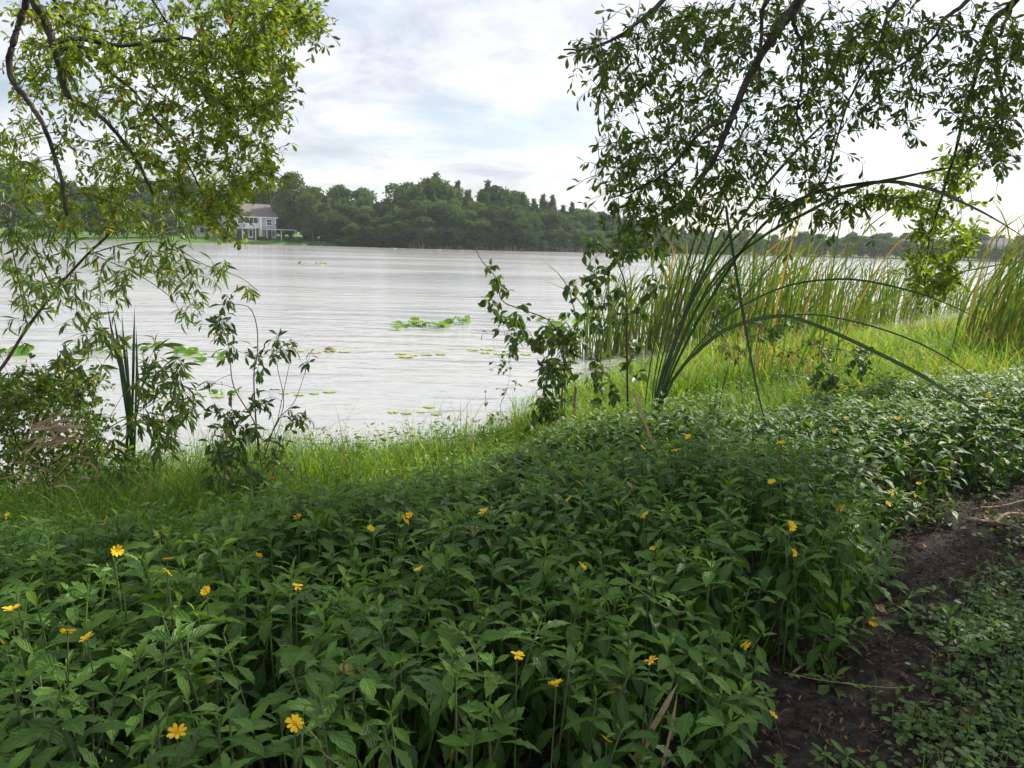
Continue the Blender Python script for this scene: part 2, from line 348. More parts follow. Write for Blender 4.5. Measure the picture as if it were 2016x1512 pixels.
M_PETAL = leaf_mat('petal_yellow', [(0.0, (0.85, 0.5, 0.012)), (1.0, (0.92, 0.62, 0.02))], trans=0.25, rough=0.55, spec=0.2, vein=0, tgain=(1.1, 1.0, 0.8), rib=0.85)
M_DISC = noise_mat('flower_disc', (0.55, 0.2, 0.01), (0.75, 0.38, 0.02), scale=400, rough=0.8, bump=0.6, dist=0.002)
M_BARK = noise_mat('oak_bark', (0.022, 0.018, 0.015), (0.10, 0.085, 0.07), scale=14, rough=0.9, bump=0.9, stretch=(1, 1, 0.35), dist=0.02)
M_TWIG = noise_mat('twig_bark', (0.035, 0.028, 0.022), (0.11, 0.085, 0.06), scale=40, rough=0.85, bump=0.3)
M_STEM = noise_mat('green_stem', (0.05, 0.085, 0.028), (0.11, 0.13, 0.05), scale=50, rough=0.6, bump=0.1)
M_STEMB = noise_mat('reddish_stem', (0.055, 0.035, 0.025), (0.14, 0.085, 0.055), scale=50, rough=0.7, bump=0.1)
M_STICK = noise_mat('bleached_stick', (0.2, 0.14, 0.095), (0.42, 0.32, 0.22), scale=30, rough=0.8, bump=0.3, stretch=(1, 1, 4))
M_WALL = noise_mat('siding_grey', (0.40, 0.415, 0.43), (0.47, 0.48, 0.49), scale=3, rough=0.7, bump=0)
M_WALLW = noise_mat('siding_white', (0.62, 0.63, 0.64), (0.72, 0.72, 0.71), scale=3, rough=0.7, bump=0)
M_TRIM = noise_mat('trim_white', (0.76, 0.76, 0.75), (0.82, 0.82, 0.8), scale=5, rough=0.5, bump=0)
M_ROOF = noise_mat('shingle_greybrown', (0.15, 0.125, 0.125), (0.22, 0.185, 0.18), scale=6, rough=0.9, bump=0.2)
M_ROOFT = noise_mat('shingle_tan', (0.24, 0.18, 0.14), (0.34, 0.26, 0.2), scale=6, rough=0.9, bump=0.2)
M_BRICK = noise_mat('brick_brown', (0.14, 0.075, 0.055), (0.22, 0.12, 0.09), scale=18, rough=0.9, bump=0.1)
def glass_mat():
    m, N, L = new_mat('window_glass'); out = N.new('ShaderNodeOutputMaterial'); pb = N.new('ShaderNodeBsdfPrincipled')
    pb.inputs['Base Color'].default_value = (0.02, 0.024, 0.028, 1); pb.inputs['Roughness'].default_value = 0.06; L.new(pb.outputs[0], out.inputs[0]); return m
M_GLASS = glass_mat()

def ground_mat():
    m, N, L = new_mat('ground_soil')
    out = N.new('ShaderNodeOutputMaterial'); pb = N.new('ShaderNodeBsdfPrincipled'); L.new(pb.outputs[0], out.inputs[0])
    geo = N.new('ShaderNodeNewGeometry'); at = N.new('ShaderNodeAttribute'); at.attribute_name = 'luv'
    sep = N.new('ShaderNodeSeparateXYZ'); L.new(at.outputs['Vector'], sep.inputs[0])
    def nz(scale, det=8):
        n = N.new('ShaderNodeTexNoise'); n.inputs['Scale'].default_value = scale; n.inputs['Detail'].default_value = det; n.inputs['Roughness'].default_value = 0.65
        L.new(geo.outputs['Position'], n.inputs['Vector']); return n.outputs['Fac']
    def ramp(f, stops):
        r = N.new('ShaderNodeValToRGB'); L.new(f, r.inputs[0]); e = r.color_ramp.elements
        while len(e) < len(stops): e.new(0.5)
        for el, (p, c) in zip(e, stops): el.position = p; el.color = (*c, 1)
        return r.outputs[0]
    soil = ramp(nz(22), [(0.3, (0.014, 0.0125, 0.011)), (0.5, (0.034, 0.029, 0.024)), (0.72, (0.1, 0.085, 0.068))])
    green = ramp(nz(6), [(0.3, (0.05, 0.075, 0.02)), (0.7, (0.10, 0.14, 0.035))])
    lawn = ramp(nz(0.25), [(0.35, (0.075, 0.15, 0.028)), (0.65, (0.12, 0.21, 0.04))])
    m1 = N.new('ShaderNodeMixRGB'); L.new(sep.outputs[0], m1.inputs[0]); L.new(soil, m1.inputs[1]); L.new(green, m1.inputs[2])
    m2 = N.new('ShaderNodeMixRGB'); L.new(sep.outputs[1], m2.inputs[0]); L.new(m1.outputs[0], m2.inputs[1]); L.new(lawn, m2.inputs[2])
    L.new(m2.outputs[0], pb.inputs['Base Color']); pb.inputs['Roughness'].default_value = 0.9; pb.inputs['Specular IOR Level'].default_value = 0.15
    b = N.new('ShaderNodeBump'); b.inputs['Strength'].default_value = 0.8; b.inputs['Distance'].default_value = 0.03; L.new(nz(45), b.inputs['Height']); L.new(b.outputs[0], pb.inputs['Normal'])
    return m
def water_mat():
    m, N, L = new_mat('lake_water')
    out = N.new('ShaderNodeOutputMaterial'); pb = N.new('ShaderNodeBsdfPrincipled'); L.new(pb.outputs[0], out.inputs[0])
    pb.inputs['Roughness'].default_value = 0.13; pb.inputs['IOR'].default_value = 1.333
    geo = N.new('ShaderNodeNewGeometry')
    def nz(sx, sy, det, off=0.0, dist=0.0, rough=0.5, rot=0.0):
        mp = N.new('ShaderNodeMapping'); mp.inputs['Scale'].default_value = (sx, sy, 1); mp.inputs['Location'].default_value = (off, off, 0); mp.inputs['Rotation'].default_value = (0, 0, rot); L.new(geo.outputs['Position'], mp.inputs[0])
        n = N.new('ShaderNodeTexNoise'); n.inputs['Scale'].default_value = 1; n.inputs['Detail'].default_value = det; n.inputs['Distortion'].default_value = dist; n.inputs['Roughness'].default_value = rough
        L.new(mp.outputs[0], n.inputs['Vector']); return n.outputs['Fac']
    def bump(h, strength, d, prev=None):
        b = N.new('ShaderNodeBump'); b.inputs['Strength'].default_value = strength; b.inputs['Distance'].default_value = d; L.new(h, b.inputs['Height'])
        if prev is not None: L.new(prev, b.inputs['Normal'])
        return b.outputs[0]
    b1 = bump(nz(0.35, 0.9, 2, 3, 0.4), 1.0, 0.07)
    b2 = bump(nz(1.7, 3.6, 3, 9, 0.6, 0.55, 0.15), 0.9, 0.028, b1)
    b3 = bump(nz(4.5, 11.0, 2, 1, 0.3, 0.5, -0.1), 0.5, 0.005, b2)
    L.new(b3, pb.inputs['Normal'])
    rr = N.new('ShaderNodeMapRange'); rr.inputs[1].default_value = 0.35; rr.inputs[2].default_value = 0.68; rr.inputs[3].default_value = 0.1; rr.inputs[4].default_value = 0.2; L.new(nz(0.03, 0.09, 3, 40, 0.6), rr.inputs[0]); L.new(rr.outputs[0], pb.inputs['Roughness'])
    r = N.new('ShaderNodeValToRGB'); L.new(nz(0.05, 0.14, 4, 20, 0.5), r.inputs[0]); e = r.color_ramp.elements
    e[0].position = 0.35; e[0].color = (0.36, 0.365, 0.37, 1); e[1].position = 0.7; e[1].color = (0.4, 0.39, 0.37, 1)
    L.new(r.outputs[0], pb.inputs['Base Color'])
    return m

# ------------------------------------------------------------------ the setting
def axis(segs):
    out = []
    for a, b, st in segs: out += list(np.arange(a, b, st))
    out.append(segs[-1][1]); return np.array(out)
def build_ground():
    xs = axis([(-900, -200, 50), (-200, -12, 4), (-12, -6, 0.5), (-6, 8, 0.1), (8, 24, 0.5), (24, 200, 4), (200, 900, 50)])
    ys = axis([(-60, -4, 4), (-4, 0.6, 0.5), (0.6, 9, 0.1), (9, 32, 0.5), (32, 160, 8), (160, 330, 3), (330, 1200, 60)])
    X, Y = np.meshgrid(xs, ys); Z = gz(X, Y)
    v = np.stack([X, Y, Z], -1).reshape(-1, 3); nx, ny = len(xs), len(ys)
    i = (np.arange(ny - 1)[:, None] * nx + np.arange(nx - 1)[None, :]).ravel()
    f = np.concatenate([np.stack([i, i + 1, i + nx + 1], 1), np.stack([i, i + nx + 1, i + nx], 1)])
    x, y = v[:, 0], v[:, 1]
    luv = np.zeros_like(v)
    luv[:, 0] = smooth(-2.2, -3.2, path_d(x, y)) * smooth(4.5, 2.5, shore_d(x, y)) * 0.7
    luv[:, 1] = (y > 110) * smooth(-44, -52, x)
    mb = MB(); mb.add(v, f, luv)
    tag(mb.build('ground', ground_mat()), 'dark soil bank sloping down to the lake, with the far shore beyond', kind='structure')
    mb = MB(); mb.add([(-900, -10, 0), (900, -10, 0), (900, 420, 0), (-900, 420, 0)], [(0, 1, 2), (0, 2, 3)])
    tag(mb.build('water', water_mat()), 'pale rippled lake water', kind='structure')
build_ground()

def _ord():
    u = 'first second third fourth fifth sixth seventh eighth ninth tenth eleventh twelfth thirteenth fourteenth fifteenth sixteenth seventeenth eighteenth nineteenth'.split()
    t = {20: 'twent', 30: 'thirt', 40: 'fort', 50: 'fift'}
    return u + [t[k] + 'ieth' if j == 0 else t[k] + 'y-' + u[j - 1] for k in t for j in range(10)]
ORDINAL = _ord()
# ---- far trees
def far_tree_meshes(kind, seed, mat):
    r = np.random.default_rng(seed); crown = MB(); wood = MB()
    if kind == 'broad':       # unit: 10 m tall
        nl = r.integers(20, 28); lobes = []
        for k in range(nl):
            a = r.uniform(0, 2 * math.pi); rr = 2.6 * math.sqrt(r.uniform(0, 1)); z = r.uniform(1.4, 8.2)
            rr *= 1.1 - 0.55 * abs(z - 4.8) / 4
            lobes.append((rr * math.cos(a) * 1.15, rr * math.sin(a) * 1.15, z, r.uniform(0.65, 1.35)))
        lobes.append((0, 0, 8.4, 1.0)); lobes.append((0, 0, 5, 2.3))
        n_per, sz = 260, 0.30
    elif kind == 'pine':
        lobes = []
        for z in np.arange(2.6, 10.1, 0.26):
            for k in range(3 if z < 9 else 1):
                a = r.uniform(0, 2 * math.pi); rr = (10.2 - z) * 0.2 * r.uniform(0.35, 1.0)
                lobes.append((rr * math.cos(a), rr * math.sin(a), z, r.uniform(0.8, 1.25) * (0.22 + 0.07 * (10.2 - z))))
        n_per, sz = 56, 0.2
    else:                     # sycamore: tall, several ascending heads
        lobes = []
        for k in range(22):
            a = r.uniform(0, 2 * math.pi); z = r.uniform(1.6, 9.2); rr = r.uniform(0.2, 3.3) * (1.05 - 0.75 * max(0, z - 5) / 5)
            lobes.append((rr * math.cos(a), rr * math.sin(a), z, r.uniform(0.8, 1.45)))
        n_per, sz = 420, 0.24
    pos, dr, var = [], [], []
    for (x, y, z, q) in lobes:
        d = nrm(r.normal(size=(n_per, 3))); rad = q * r.uniform(0.55, 1.12, (n_per, 1)) ** 0.6 * np.array([[1, 1, 0.82]])
        pos.append(np.array([x, y, z]) + d * rad); dr.append(d); var.append(r.uniform(0.1, 0.9, n_per) * 0.4 + r.uniform(0, 0.6))
    pos = np.concatenate(pos); dr = np.concatenate(dr); var = np.concatenate(var)
    up = nrm(dr + r.normal(size=dr.shape) * 0.55); dirs = nrm(r.normal(size=dr.shape) + np.array([0, 0, -0.4]))
    A = frames(dirs, up, r.uniform(0.6, 1.4, len(pos)) * sz * 1.6, 1.6)
    add_leaves(crown, T_OAKS, pos, A, var)
    tube(wood, [(0, 0, -0.3), (0.05, 0, 2), (-0.05, 0.05, 5), (0, 0, 8)], [0.26, 0.2, 0.13, 0.04], 7)
    for (x, y, z, q) in lobes[:8]:
        tube(wood, [(0, 0, max(1.5, z * 0.5)), (x * 0.5, y * 0.5, z * 0.8), (x, y, z)], [0.1, 0.07, 0.03], 5)
    return crown.mesh('far_crown', mat), wood.mesh('far_trunk', M_BARK)
BROAD = [far_tree_meshes('broad', 100 + k, M_FAR) for k in range(6)]
PINE = [far_tree_meshes('pine', 200 + k, M_FAR) for k in range(4)]
SYC = [far_tree_meshes('syc', 300 + k, M_FARY) for k in range(2)]
def far_tree(protos, x, y, h, wid, label, group, rng, name):
    cm, tm = protos[rng.integers(len(protos))]
    root = thing(name, label, 'tree', onground(x, y, -0.1), group)
    a = rng.uniform(0, 2 * math.pi); c, s = math.cos(a), math.sin(a); k = h / 10.0
    A = np.array([[c * k * wid, -s * k * wid, 0], [s * k * wid, c * k * wid, 0], [0, 0, k]])
    for m, n in ((cm, 'crown'), (tm, 'trunk')): put(m, n, root, np.array(root.location), A)
    return root
def far_shore_y(x):
    xs = [p[0] for p in FAR]; ys = [p[1] for p in FAR]; return float(np.interp(x, xs, ys))
def build_far_trees():
    r = np.random.default_rng(5)
    prof_x = [600, 640, 700, 752, 768, 830, 900, 950, 1000, 1050, 1100, 1150, 1200, 1260, 1330, 1420, 1550, 1700, 1900, 2100]
    prof_y = [392, 393, 399, 408, 376, 346, 358, 361, 371, 379, 391, 405, 413, 425, 440, 452, 458, 455, 462, 470]
    def world_x(px, D): return P(px, 480, D)[0]
    def ztop(px, D): return P(px, np.interp(px, prof_x, prof_y), D)[2]
    # rounded trees along the water, then rows behind rising to the skyline
    for row, (off, step, frac, kinds) in enumerate([(2.0, 4.6, 0.55, 'b'), (8, 5, 0.76, 'b'), (16, 4.4, 0.92, 'bbp'), (25, 2.6, 1.0, 'bppp')]):
        x = (-40.0, -47.0, -52.0, -56.0)[row]; cnt = 0
        while x < 66:
            y = far_shore_y(x) + off + r.uniform(-1.5, 1.5); D = y + 0.1
            px = W / 2 + F * x / y
            h = max(5.5, (ztop(px, D) - 0.3) * frac * r.uniform(0.84, 1.07))
            if row == 0: h = min(h, r.uniform(7.0, 10.5))
            k = kinds[r.integers(len(kinds))]
            cnt += 1; lab = ['rounded green tree along the water of the far wood', 'green tree in the second row of the far wood', 'tall tree in the third row of the far wood', 'tall tree on the skyline of the far wood'][row] + ', %s from the left' % ORDINAL[cnt - 1]
            wd = (1.6 if row == 0 else 1.4) if k == 'b' else 1.35
            if k == 'p': h *= 0.96
            if h > 13: wd *= 0.85
            far_tree(BROAD if k == 'b' else PINE, x, y, h, wd, lab, 'trees of the far lakeside wood', r, 'forest_tree' if k == 'b' else 'pine_tree')
            x += step * r.uniform(0.75, 1.25)
    x = -42.0; cnt = 0
    while x < 66:
        far_tree(BROAD, x, far_shore_y(x) + 0.8, r.uniform(2.4, 3.8), 2.3, 'low bush at the water edge below the far wood, %s from the left' % ORDINAL[cnt], 'bushes below the far wood', r, 'shore_bush'); x += r.uniform(2.2, 4.0); cnt += 1
    # more distant shore on the right
    for row, (off, step) in enumerate([(3, 4.5), (12, 5)]):
        x = 66.0; cnt = 0
        while x < 190:
            y = far_shore_y(x) + off; px = W / 2 + F * x / y
            h = max(5, ztop(px, y) * (0.75 + 0.3 * row) * r.uniform(0.8, 1.1))
            far_tree(BROAD, x, y, h, 1.3, ['low rounded tree along the distant shore behind the reeds', 'tree in the back row of the distant shore behind the reeds'][row] + ', %s from the left' % ORDINAL[cnt], 'trees of the distant shore on the right', r, 'shore_tree')
            x += step * r.uniform(0.8, 1.3); cnt += 1
    # behind the houses on the left
    for row, (off, step, top) in enumerate([(33, 6.0, 372), (44, 6.5, 350)]):
        x = -170.0; cnt = 0
        while x < -42:
            y = far_shore_y(x) + off + r.uniform(-2, 2); px = W / 2 + F * x / y
            h = P(px, top + (12 if px > 420 else 0) + r.uniform(-14, 14), y)[2] - 1.8
            far_tree(BROAD, x, y, max(7, h), 1.1, ['dark tree close behind the lakeside houses', 'tall dark tree at the back behind the lakeside houses'][row] + ', %s from the left' % ORDINAL[cnt], 'trees behind the lakeside houses', r, 'backyard_tree')
            x += step * r.uniform(0.8, 1.25); cnt += 1
    # the big ones beside the house
    b = P(578, 470, 207); far_tree([SYC[0]], b[0], 207, 17.5, 1.0, 'tall yellowish green tree with uneven top to the right of the house', None, r, 'sycamore_tree')
    b = P(622, 470, 203); far_tree([SYC[1]], b[0], 203, 14.0, 1.0, 'shorter yellowish tree leaning out at the end of the lawn', None, r, 'sycamore_tree')
    b = P(538, 470, 214); far_tree([BROAD[2]], b[0], 214, 15.0, 0.8, 'dark green tree squeezed between the house and the tall yellowish tree', None, r, 'backyard_tree')
    # trees standing on the lawn left of the house, between the houses
    for px, D, h, lab in ((330, 196, 9, 'dark bushy tree on the lawn left of the houses'), (255, 192, 10, 'broad dark tree at the water behind the leaning limbs'), (372, 204, 8, 'dark tree right in front of the tan-roofed house'), (40, 185, 17, 'tall green tree at the far left end of the opposite bank'), (150, 190, 9, 'low dark tree in front of the grey-roofed house')):
        b = P(px, 470, D); far_tree(BROAD, b[0], D, h, 1.15, lab, None, r, 'lawn_tree')
    # pale reeds fringing the far wood
    mb = MB(); n = 2600
    x = r.uniform(-26, 60, n); y = np.array([far_shore_y(q) for q in x]) - r.uniform(-1.0, 1.2, n)
    keep = r.uniform(size=n) < np.exp(-((x - 8) / 22) ** 2) * 0.55 + 0.06
    for xx, yy in zip(x[keep], y[keep]):
        h = r.uniform(0.6, 1.9); l = r.normal(size=2) * 0.25
        ribbon(mb, [(xx, yy, -0.1), (xx + l[0] * 0.4, yy + l[1] * 0.4, h * 0.6), (xx + l[0], yy + l[1], h)], 0.09, (1, 0.2, 0), r.uniform(0, 1))
    tag(mb.build('far_reeds', M_DRYREED), 'pale reeds fringing the water below the far wood', 'reeds', kind='stuff')
build_far_trees()

# ---- houses
def house(name, label, px, D, yaw, w, d, eave, ridge, wall, roof, full=True):
    b = P(px, 470, D); o = onground(b[0], D); o[2] -= 0.1
    root = thing(name, label, 'house', o); root.rotation_euler = (0, 0, yaw)
    def part(nm, mat, fn, parent=root):
        mb = MB(); fn(mb); ob = mb.build(nm, mat, None, (0, 0, 0), False); ob.parent = parent; return ob
    def wallf(mb):
        box(mb, (0, 0, eave / 2), (w, d, eave))
        for sx in (-1, 1):   # gables
            x = sx * w / 2
            mb.add([(x, -d / 2, eave), (x, d / 2, eave), (x, 0, ridge), (x - sx * 0.15, -d / 2, eave), (x - sx * 0.15, d / 2, eave), (x - sx * 0.15, 0, ridge)], [(0, 1, 2), (3, 5, 4), (0, 2, 5), (0, 5, 3), (1, 4, 5), (1, 5, 2)])
    part('wall', wall, wallf)
    def rooff(mb):
        ov = 0.45; t = 0.16; k = (ridge - eave) / (d / 2)
        for sy in (-1, 1):
            y0, z0 = sy * (d / 2 + ov), eave - k * ov + 0.05; y1, z1 = 0, ridge + 0.05; xx = w / 2 + ov
            v = [(-xx, y0, z0), (xx, y0, z0), (xx, y1, z1), (-xx, y1, z1), (-xx, y0, z0 + t), (xx, y0, z0 + t), (xx, y1, z1 + t), (-xx, y1, z1 + t)]
            mb.add(v, [(0, 1, 2), (0, 2, 3), (4, 6, 5), (4, 7, 6), (0, 4, 5), (0, 5, 1), (1, 5, 6), (1, 6, 2), (0, 3, 7), (0, 7, 4)])
    rf = part('roof', roof, rooff)
    part('fascia', M_TRIM, lambda mb: box(mb, (0, -d / 2 - 0.47, eave - 0.22), (w + 0.9, 0.06, 0.22)), rf)
    fy = -d / 2
    def window(cx, cz, ww, hh, y=fy):
        wn = part('window', M_TRIM, lambda mb: [box(mb, (cx + sx * (ww / 2), y - 0.04, cz), (0.14, 0.12, hh + 0.14)) for sx in (-1, 1)] + [box(mb, (cx, y - 0.04, cz + sz * hh / 2), (ww - 0.14, 0.12, 0.14)) for sz in (-1, 1)])
        for sz in (-1, 1): part('pane', M_GLASS, lambda mb: box(mb, (cx, y - 0.012, cz + sz * hh / 4), (ww - 0.14, 0.05, hh / 2 - 0.1)), wn)
        part('sash', M_TRIM, lambda mb: box(mb, (cx, y - 0.03, cz), (ww - 0.14, 0.07, 0.07)), wn)
    if full:
        u = lambda t: -w / 2 + t * w
        for t in (0.012, 0.988): part('corner_board', M_TRIM, lambda mb: box(mb, (u(t), fy - 0.03, eave / 2), (0.25, 0.08, eave - 0.3)))
        window(u(0.14), 4.1, 1.35, 1.3); window(u(0.83), 4.0, 1.35, 1.4)
        bal = part('balcony_recess', M_GLASS, lambda mb: box(mb, (u(0.40), fy - 0.01, 4.25), (3.3, 0.06, 1.35)))
        for t in (0.245, 0.35, 0.45, 0.555): part('mullion', M_TRIM, lambda mb: box(mb, (u(t), fy - 0.06, 4.25), (0.12, 0.1, 1.4)), bal)
        rail = part('balcony_rail', M_WALLW, lambda mb: box(mb, (u(0.40), fy - 0.55, 3.1), (3.5, 0.08, 0.9)))
        part('rail_cap', M_TRIM, lambda mb: box(mb, (u(0.40), fy - 0.55, 3.6), (3.6, 0.16, 0.1)), rail)
        part('balcony_floor', M_TRIM, lambda mb: box(mb, (u(0.40), fy - 0.28, 2.58), (3.6, 0.62, 0.14)))
        part('chimney_breast', M_TRIM, lambda mb: box(mb, (u(0.605), fy - 0.3, 2.6), (0.55, 0.6, 5.2)))
        part('gable_cap', M_TRIM, lambda mb: box(mb, (u(0.56), fy - 0.4, 5.05), (1.3, 0.7, 0.14)))
        dr = part('sliding_door', M_GLASS, lambda mb: box(mb, (u(0.17), fy - 0.02, 1.1), (3.0, 0.06, 2.1)))
        for t in (0.03, 0.17, 0.31): part('door_frame', M_TRIM, lambda mb: box(mb, (u(t), fy - 0.07, 1.1), (0.12, 0.1, 2.15)), dr)
        fd = part('door', M_TRIM, lambda mb: box(mb, (u(0.38), fy - 0.03, 1.1), (1.1, 0.08, 2.15)))
        part('pane', M_GLASS, lambda mb: box(mb, (u(0.38), fy - 0.09, 1.25), (0.75, 0.05, 1.5)), fd)
        part('brick_panel', M_BRICK, lambda mb: box(mb, (u(0.50), fy - 0.03, 1.2), (1.35, 0.1, 2.4)))
        dd = part('door', M_GLASS, lambda mb: box(mb, (u(0.80), fy - 0.02, 1.1), (1.6, 0.06, 2.1)))
        window(u(0.93), 1.35, 1.0, 1.3)
        for (x0, x1, z) in ((u(-0.25), u(0.40), 2.42), (u(0.62), u(1.38), 2.28)):
            pr = part('patio_roof', M_TRIM, lambda mb: box(mb, ((x0 + x1) / 2, fy - 1.9, z), (x1 - x0, 3.0, 0.16)))
            for q in (0.04, 0.5, 0.97): part('post', M_TRIM, lambda mb: box(mb, (x0 + (x1 - x0) * q, fy - 3.2, (z - 0.3) / 2 - 0.15), (0.16, 0.16, z + 0.1)), pr)
    else:
        for t in (0.2, 0.5, 0.8):
            window(-w / 2 + t * w, eave - 1.4, 1.2, 1.3); window(-w / 2 + t * w, 1.4, 1.2, 1.3)
    return root
house('lake_house', 'two-storey grey house with dark pitched roof and white patio covers on lawn', 497, 205, math.radians(38), 10.4, 10.2, 5.35, 8.3, M_WALL, M_ROOF)
house('lake_house', 'house with tan roof half hidden behind leaves and the grey house', 398, 222, math.radians(35), 11, 10, 5.6, 9.6, M_WALLW, M_ROOFT, False)
house('lake_house', 'house with grey-brown roof behind the drooping limbs at the left', 84, 212, math.radians(25), 13, 11, 5.4, 9.0, M_WALLW, M_ROOFT, False)
house('lake_house', 'white two-storey building on the distant shore beyond the reeds', 1944, 272, math.radians(-20), 8, 8, 5.4, 7.4, M_WALLW, M_ROOF, False)
def shrub_far(px, D, w, h, label):
    r = np.random.default_rng(int(px)); b = P(px, 470, D); o = onground(b[0], D)
    mb = MB(); n = 900; d = nrm(r.normal(size=(n, 3))); d[:, 2] = abs(d[:, 2])
    pos = o + d * np.array([w / 2, w / 3, h]) * r.uniform(0.8, 1.08, (n, 1))
    add_leaves(mb, T_OAKS, pos, frames(r.normal(size=(n, 3)), d + r.normal(size=(n, 3)) * 0.5, r.uniform(0.15, 0.35, n), 1.5), r.uniform(0, 0.8, n))
    root = thing('clipped_shrub', label, 'shrub', o); mb.build('foliage', M_FAR, root)
    st = MB(); tube(st, [o + (0, 0, -0.1), o + (0, 0, h * 0.7)], [0.08, 0.04]); st.build('stem', M_TWIG, root)
shrub_far(524, 199, 3.2, 0.75, 'low clipped dark hedge in front of the grey house')
shrub_far(586, 199, 4.4, 0.85, 'low dark hedge on the lawn right of the patio')
shrub_far(632, 196, 5.0, 0.9, 'rough low bush at the tip of the lawn')
def marker():
    b = P(371, 464, 190); o = onground(b[0], 190); root = thing('marker_post', 'small white post standing on the far lawn by the water', 'post', o)
    mb = MB(); box(mb, o + (0, 0, 0.45), (0.22, 0.22, 1.1)); mb.build('post_shaft', M_TRIM, root, None, False)
    mb = MB(); box(mb, o + (0, 0, 1.05), (0.3, 0.3, 0.1)); mb.build('post_cap', M_TRIM, root, None, False)
marker()

# ------------------------------------------------------------------ growing branches
class Tree:
    """limbs given as paths; twigs are grown from the nearest wood to target points; leaves sit on the twigs"""
    def __init__(s, seed): s.r = np.random.default_rng(seed); s.wood = MB(); s.nodes = np.zeros((0, 3)); s.lp, s.ld, s.lu, s.ls = [], [], [], []
    def limb(s, pts, r0, r1, n=None, mb=None, sides=8, wob=0.0):
        n = n or max(8, len(pts) * 4); p = spline(pts, n)
        if wob: p[1:-1] += s.r.normal(size=(n - 2, 3)) * wob
        tube(mb or s.wood, p, np.linspace(r0, r1, n) * (1 + s.r.normal(size=n) * 0.025), sides); s.nodes = np.vstack([s.nodes, p]); return p
    def grow(s, targets, leaf_len, per=12, droop=0.12, side=2, twig_r=0.0035, spread=0.9, hang=0.25, start=0.25, sidelen=(0.08, 0.2)):
        T = np.asarray(targets, float)
        if len(T) == 0: return
        d0 = np.array([((s.nodes - t) ** 2).sum(1).min() for t in T])
        r = s.r
        for t in T[np.argsort(d0)]:
            i = ((s.nodes - t) ** 2).sum(1).argmin(); a = s.nodes[i]; L = np.linalg.norm(t - a)
            if L < 0.02: continue
            mid = (a + t) / 2 + np.array([0, 0, droop * L]) + r.normal(size=3) * 0.06 * L
            p = spline([a, mid, t], 7); k = min(2.2, 0.6 + L * 1.6)
            tube(s.wood, p, np.linspace(twig_r * k, twig_r * 0.45, 7), 5)
            s.nodes = np.vstack([s.nodes, p[2:]])
            tw = [p]
            for _ in range(side):
                q = p[r.integers(2, 7)]; dv = nrm(nrm(t - a) * 0.7 + r.normal(size=3) * 0.7 + np.array([0, 0, -0.25])) * r.uniform(*sidelen)
                sp = np.array([q, q + dv * 0.55 + np.array([0, 0, 0.01]), q + dv]); tube(s.wood, sp, [twig_r * 0.6, twig_r * 0.5, twig_r * 0.35], 4); tw.append(sp)
            for j, w in enumerate(tw):
                n = per if j == 0 else max(3, per // 2)
                u = start + (1 - start) * r.uniform(0, 1, n) ** 0.6; x = u * (len(w) - 1); k0 = np.minimum(x.astype(int), len(w) - 2); fr = (x - k0)[:, None]
                pos = w[k0] * (1 - fr) + w[k0 + 1] * fr; tan = nrm(w[k0 + 1] - w[k0])
                dirs = nrm(tan * 0.6 + nrm(r.normal(size=(n, 3))) * spread + np.array([0, 0, -hang]))
                up = nrm(np.array([0, 0, 1.0]) + r.normal(size=(n, 3)) * 0.75)
                s.lp.append(pos); s.ld.append(dirs); s.lu.append(up); s.ls.append(leaf_len * r.uniform(0.6, 1.2, n))
    def leaves(s, wid=1.0):
        pos = np.concatenate(s.lp); A = frames(np.concatenate(s.ld), np.concatenate(s.lu), np.concatenate(s.ls), wid); return pos, A
def blob(r, cx, cy, rx, ry, n, D0, D1):
    """n points in an ellipse of the photo at depths D0..D1"""
    out = []
    for _ in range(n):
        a = r.uniform(0, 2 * math.pi); q = math.sqrt(r.uniform(0, 1))
        out.append(P(cx + rx * q * math.cos(a), cy + ry * q * math.sin(a), r.uniform(D0, D1)))
    return out
def project(p):
    d = np.asarray(p) - EYE; z = d @ _f; return W / 2 + F * (d @ _r) / z, H / 2 - F * (d @ _u) / z, z
def emit_leaves(root, tpl, pos, A, var, mat, n_obj, pname='crown', lname='leaf', mvar=0.5, in_frame=True):
    """the n_obj leaves that show largest become objects, the rest one mesh"""
    px, py, z = project(pos); size = np.linalg.norm(A[:, :, 1], axis=1) / np.maximum(z, 0.1)
    vis = (px > 5) & (px < W - 5) & (py > 5) & (py < H - 5) & (z > 0.2)
    order = np.argsort(-np.where(vis, size, 0)); pick = [i for i in order[:n_obj] if vis[i]]
    if pick:
        ms = [tpl_mesh(lname, tpl, mat, v) for v in (0.2, 0.5, 0.8)]
        for i in pick: put(ms[int(np.clip(var[i] * 3, 0, 2))], lname, root, pos[i], A[i])
    rest = np.ones(len(pos), bool); rest[pick] = False
    if rest.any():
        mb = MB(); add_leaves(mb, tpl, pos[rest], A[rest], np.asarray(var)[rest])
        o = mb.build(pname, mat, root)
        if n_obj: o['kind'] = 'stuff'
    return root
def leafvar(r, n, dead=0.02):
    v = r.uniform(0.08, 0.82, n); v[r.uniform(size=n) < dead] = r.uniform(0.97, 1.0); return v

